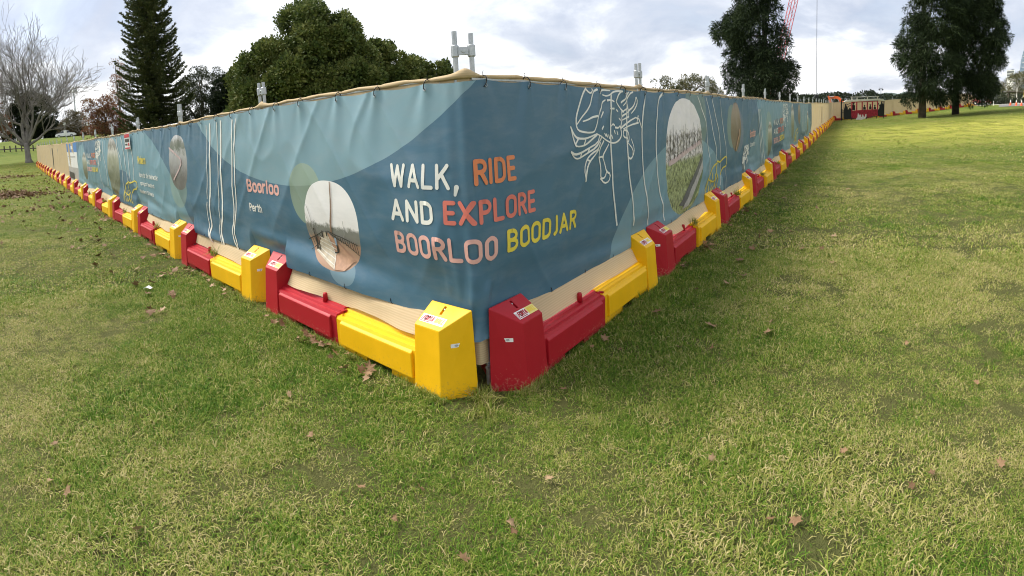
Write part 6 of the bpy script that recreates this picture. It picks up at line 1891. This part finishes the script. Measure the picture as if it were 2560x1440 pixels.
def leaf_mesh(seed):
    rg = random.Random(seed * 7 + 1)
    o = leaf_outline(seed); n = len(o)
    c1, c2, ph = rg.uniform(.15, .55), rg.uniform(-.2, .45), rg.uniform(0, 3)
    def zf(x, y): return .10 + c1 * x * x + c2 * y * y * .7 + .10 * math.sin(x * 4 + ph) * math.cos(y * 3)
    V_ = [(0, 0, zf(0, 0))] + [(x * .5, y * .5, zf(x * .5, y * .5)) for x, y in o] + [(x, y, zf(x, y)) for x, y in o]
    F_ = [(0, 1 + k, 1 + (k + 1) % n) for k in range(n)] + [(1 + k, 1 + n + k, 1 + n + (k + 1) % n, 1 + (k + 1) % n) for k in range(n)]
    st = len(V_); V_ += [(-.02, -.1, .1), (.02, -.1, .1), (.03, -.75, .16), (-.01, -.75, .16)]; F_.append((st, st + 1, st + 2, st + 3))
    return mesh('leaf_blade', V_, F_, M['dry'])
LEAVES = [leaf_mesh(k) for k in range(8)]
def ground_px(px, py):
    """point where the sight line of a pixel meets the terrain"""
    r_ = ray(px, py); lo, hi = .5, 160.0
    r_ = r_ / math.hypot(r_[0], r_[1])
    s_ = .8
    while s_ < 150:
        if CAM_H + r_[2] * s_ < terrain(r_[0] * s_, r_[1] * s_): break
        s_ *= 1.02
    return r_[0] * s_, r_[1] * s_
def drop_leaf(x, y, size, label, group, lift=.016):
    o = obj('fallen_leaf', random.choice(LEAVES))
    o.location = (x, y, terrain(x, y) + lift)
    o.rotation_euler = (random.gauss(0, .35), random.gauss(0, .35), random.uniform(0, 6.28))
    o.scale = (size, size * random.uniform(.75, 1.1), size * random.uniform(.7, 1.3))
    tag(o, label, 'leaf', group)
FORE = [(140, 1135), (1280, 1335), (1285, 1352), (990, 1322), (345, 1358), (905, 1235), (1050, 1240), (1410, 985), (1375, 1222), (1930, 820), (2265, 878), (2280, 1232), (2110, 1157), (1780, 1165), (725, 1000), (525, 960), (780, 1110), (1160, 1432), (170, 1245), (125, 1220), (300, 1010), (1275, 935), (1000, 945), (1700, 885), (1780, 885), (1480, 880), (1550, 885), (2440, 975), (2500, 1180), (2330, 1210), (1990, 1325), (1925, 1330), (2090, 1400), (2025, 1215), (660, 905), (1460, 1110), (1290, 1080), (880, 1170), (560, 1180), (420, 1085)]
for px, py in FORE[:32]:
    x, y = ground_px(px, py); drop_leaf(x, y, random.uniform(.024, .038), 'dry brown leaf lying in the foreground grass', 'leaves in the foreground grass', .026)
RIGHT = [(2042, 525), (2055, 630), (2083, 665), (1912, 575), (1900, 600), (1925, 590), (1880, 630), (1978, 590), (2005, 635), (2100, 560), (1850, 660), (1950, 560), (2040, 440), (1990, 470), (2010, 420), (1960, 500), (2085, 600), (1860, 700), (1815, 715), (1740, 735), (1920, 845), (1640, 790), (1775, 830), (2120, 480), (2180, 530), (1890, 545), (1905, 520), (2060, 400), (2100, 380)]
for px, py in RIGHT:
    x, y = ground_px(px, py); drop_leaf(x, y, random.uniform(.045, .07), 'dry leaf on the lawn right of the fence', 'leaves on the right lawn', .03)
for k in range(75):
    px, py = random.uniform(0, 470), random.uniform(440, 800)
    if py > 440 + (px + 60) * .95: py = random.uniform(440, 470 + px * .5)
    x, y = ground_px(px, py)
    if keep_clear(x, y): continue
    drop_leaf(x, y, random.uniform(.055, .085), 'dry leaf on the lawn left of the fence', 'leaves on the left lawn', .032)
for px, py in ((228, 600), (210, 622), (235, 612), (250, 610), (212, 545), (60, 560), (50, 540), (150, 540), (175, 565), (330, 585), (360, 650), (385, 650), (120, 590), (90, 470), (280, 690)):
    x, y = ground_px(px, py); drop_leaf(x, y, random.uniform(.06, .09), 'dry leaf on the lawn left of the fence', 'leaves on the left lawn', .032)
for run, spots, lab in ((RUN_L, [(.75, 5), (1.15, 7), (1.45, 6), (2.0, 4), (3.0, 6), (3.5, 4), (4.2, 4), (5.2, 6), (5.8, 6), (7.0, 6), (8.2, 5), (9.6, 6), (11, 6)], 'dry leaf caught at the foot of the left barriers'),
                        (RUN_R, [(1.0, 2), (2.75, 4), (3.5, 10), (4.9, 5), (6.0, 8), (7.4, 5), (8.6, 8), (11, 6), (13.5, 5)], 'dry leaf caught at the foot of the right barriers')):
    for s_, n_ in spots:
        for k in range(n_):
            p = run.pt(s_ + random.gauss(0, .14), .25 + abs(random.gauss(0, .06)))
            drop_leaf(p[0], p[1], random.uniform(.032, .056), lab, lab.replace('dry leaf', 'leaves'), .02 + random.uniform(0, .03))
def litter():
    """raked leaf piles and the thick scatter on the left lawn"""
    Vs, Fs, o_ = [], [], 0
    base = [np.array([v.co for v in m_.vertices]) for m_ in LEAVES]
    fcs = [[tuple(p.vertices) for p in m_.polygons] for m_ in LEAVES]
    VV, FF = [], []
    def one(x, y, z, s_):
        k = random.randrange(len(base))
        e = np.array(Euler((random.gauss(0, .6), random.gauss(0, .6), random.uniform(0, 6.28))).to_matrix())
        v = (base[k] * s_) @ e.T + np.array([x, y, z]); o = len(VV)
        VV.extend(v.tolist()); FF.extend([tuple(o + q for q in f) for f in fcs[k]])
    for (px, py, n, sx, sy) in ((32, 493, 520, 1.6, .8), (22, 446, 260, 2.4, .7), (-20, 490, 300, 1.6, .8)):
        x0, y0 = ground_px(px, py)
        for k in range(n):
            a, b = random.gauss(0, sx * .5), random.gauss(0, sy * .5)
            x, y = x0 + a * .6 + b * .8, y0 + a * .8 - b * .6
            h_ = .16 * math.exp(-(a / sx) ** 2 * 2 - (b / sy) ** 2 * 2)
            one(x, y, terrain(x, y) + .02 + random.uniform(0, h_), random.uniform(.06, .10))
    for k in range(620):
        px, py = random.uniform(-20, 330), 425 + abs(random.gauss(0, 60))
        x, y = ground_px(px, py)
        if keep_clear(x, y) or math.hypot(x, y) > 60: continue
        one(x, y, terrain(x, y) + .03, random.uniform(.055, .09))
    o = obj('leaf_litter', mesh('leaf_litter', VV, FF, M['dry']))
    tag(o, 'raked piles and scatter of dry leaves on the left lawn', None, None, 'stuff')
litter()
x, y = ground_px(370, 731)
b = MB(); b.add([(-.05, -.02, .0), (.0, -.028, .022), (.05, -.015, .004), (.055, .02, .012), (.0, .026, .03), (-.045, .02, .006)], [(0, 1, 4, 5), (1, 2, 3, 4)])
o = b.ob('paper_scrap', M['white']); o.location = (x, y, terrain(x, y) + .03); tag(o, 'crumpled white paper scrap on the left lawn', 'litter')
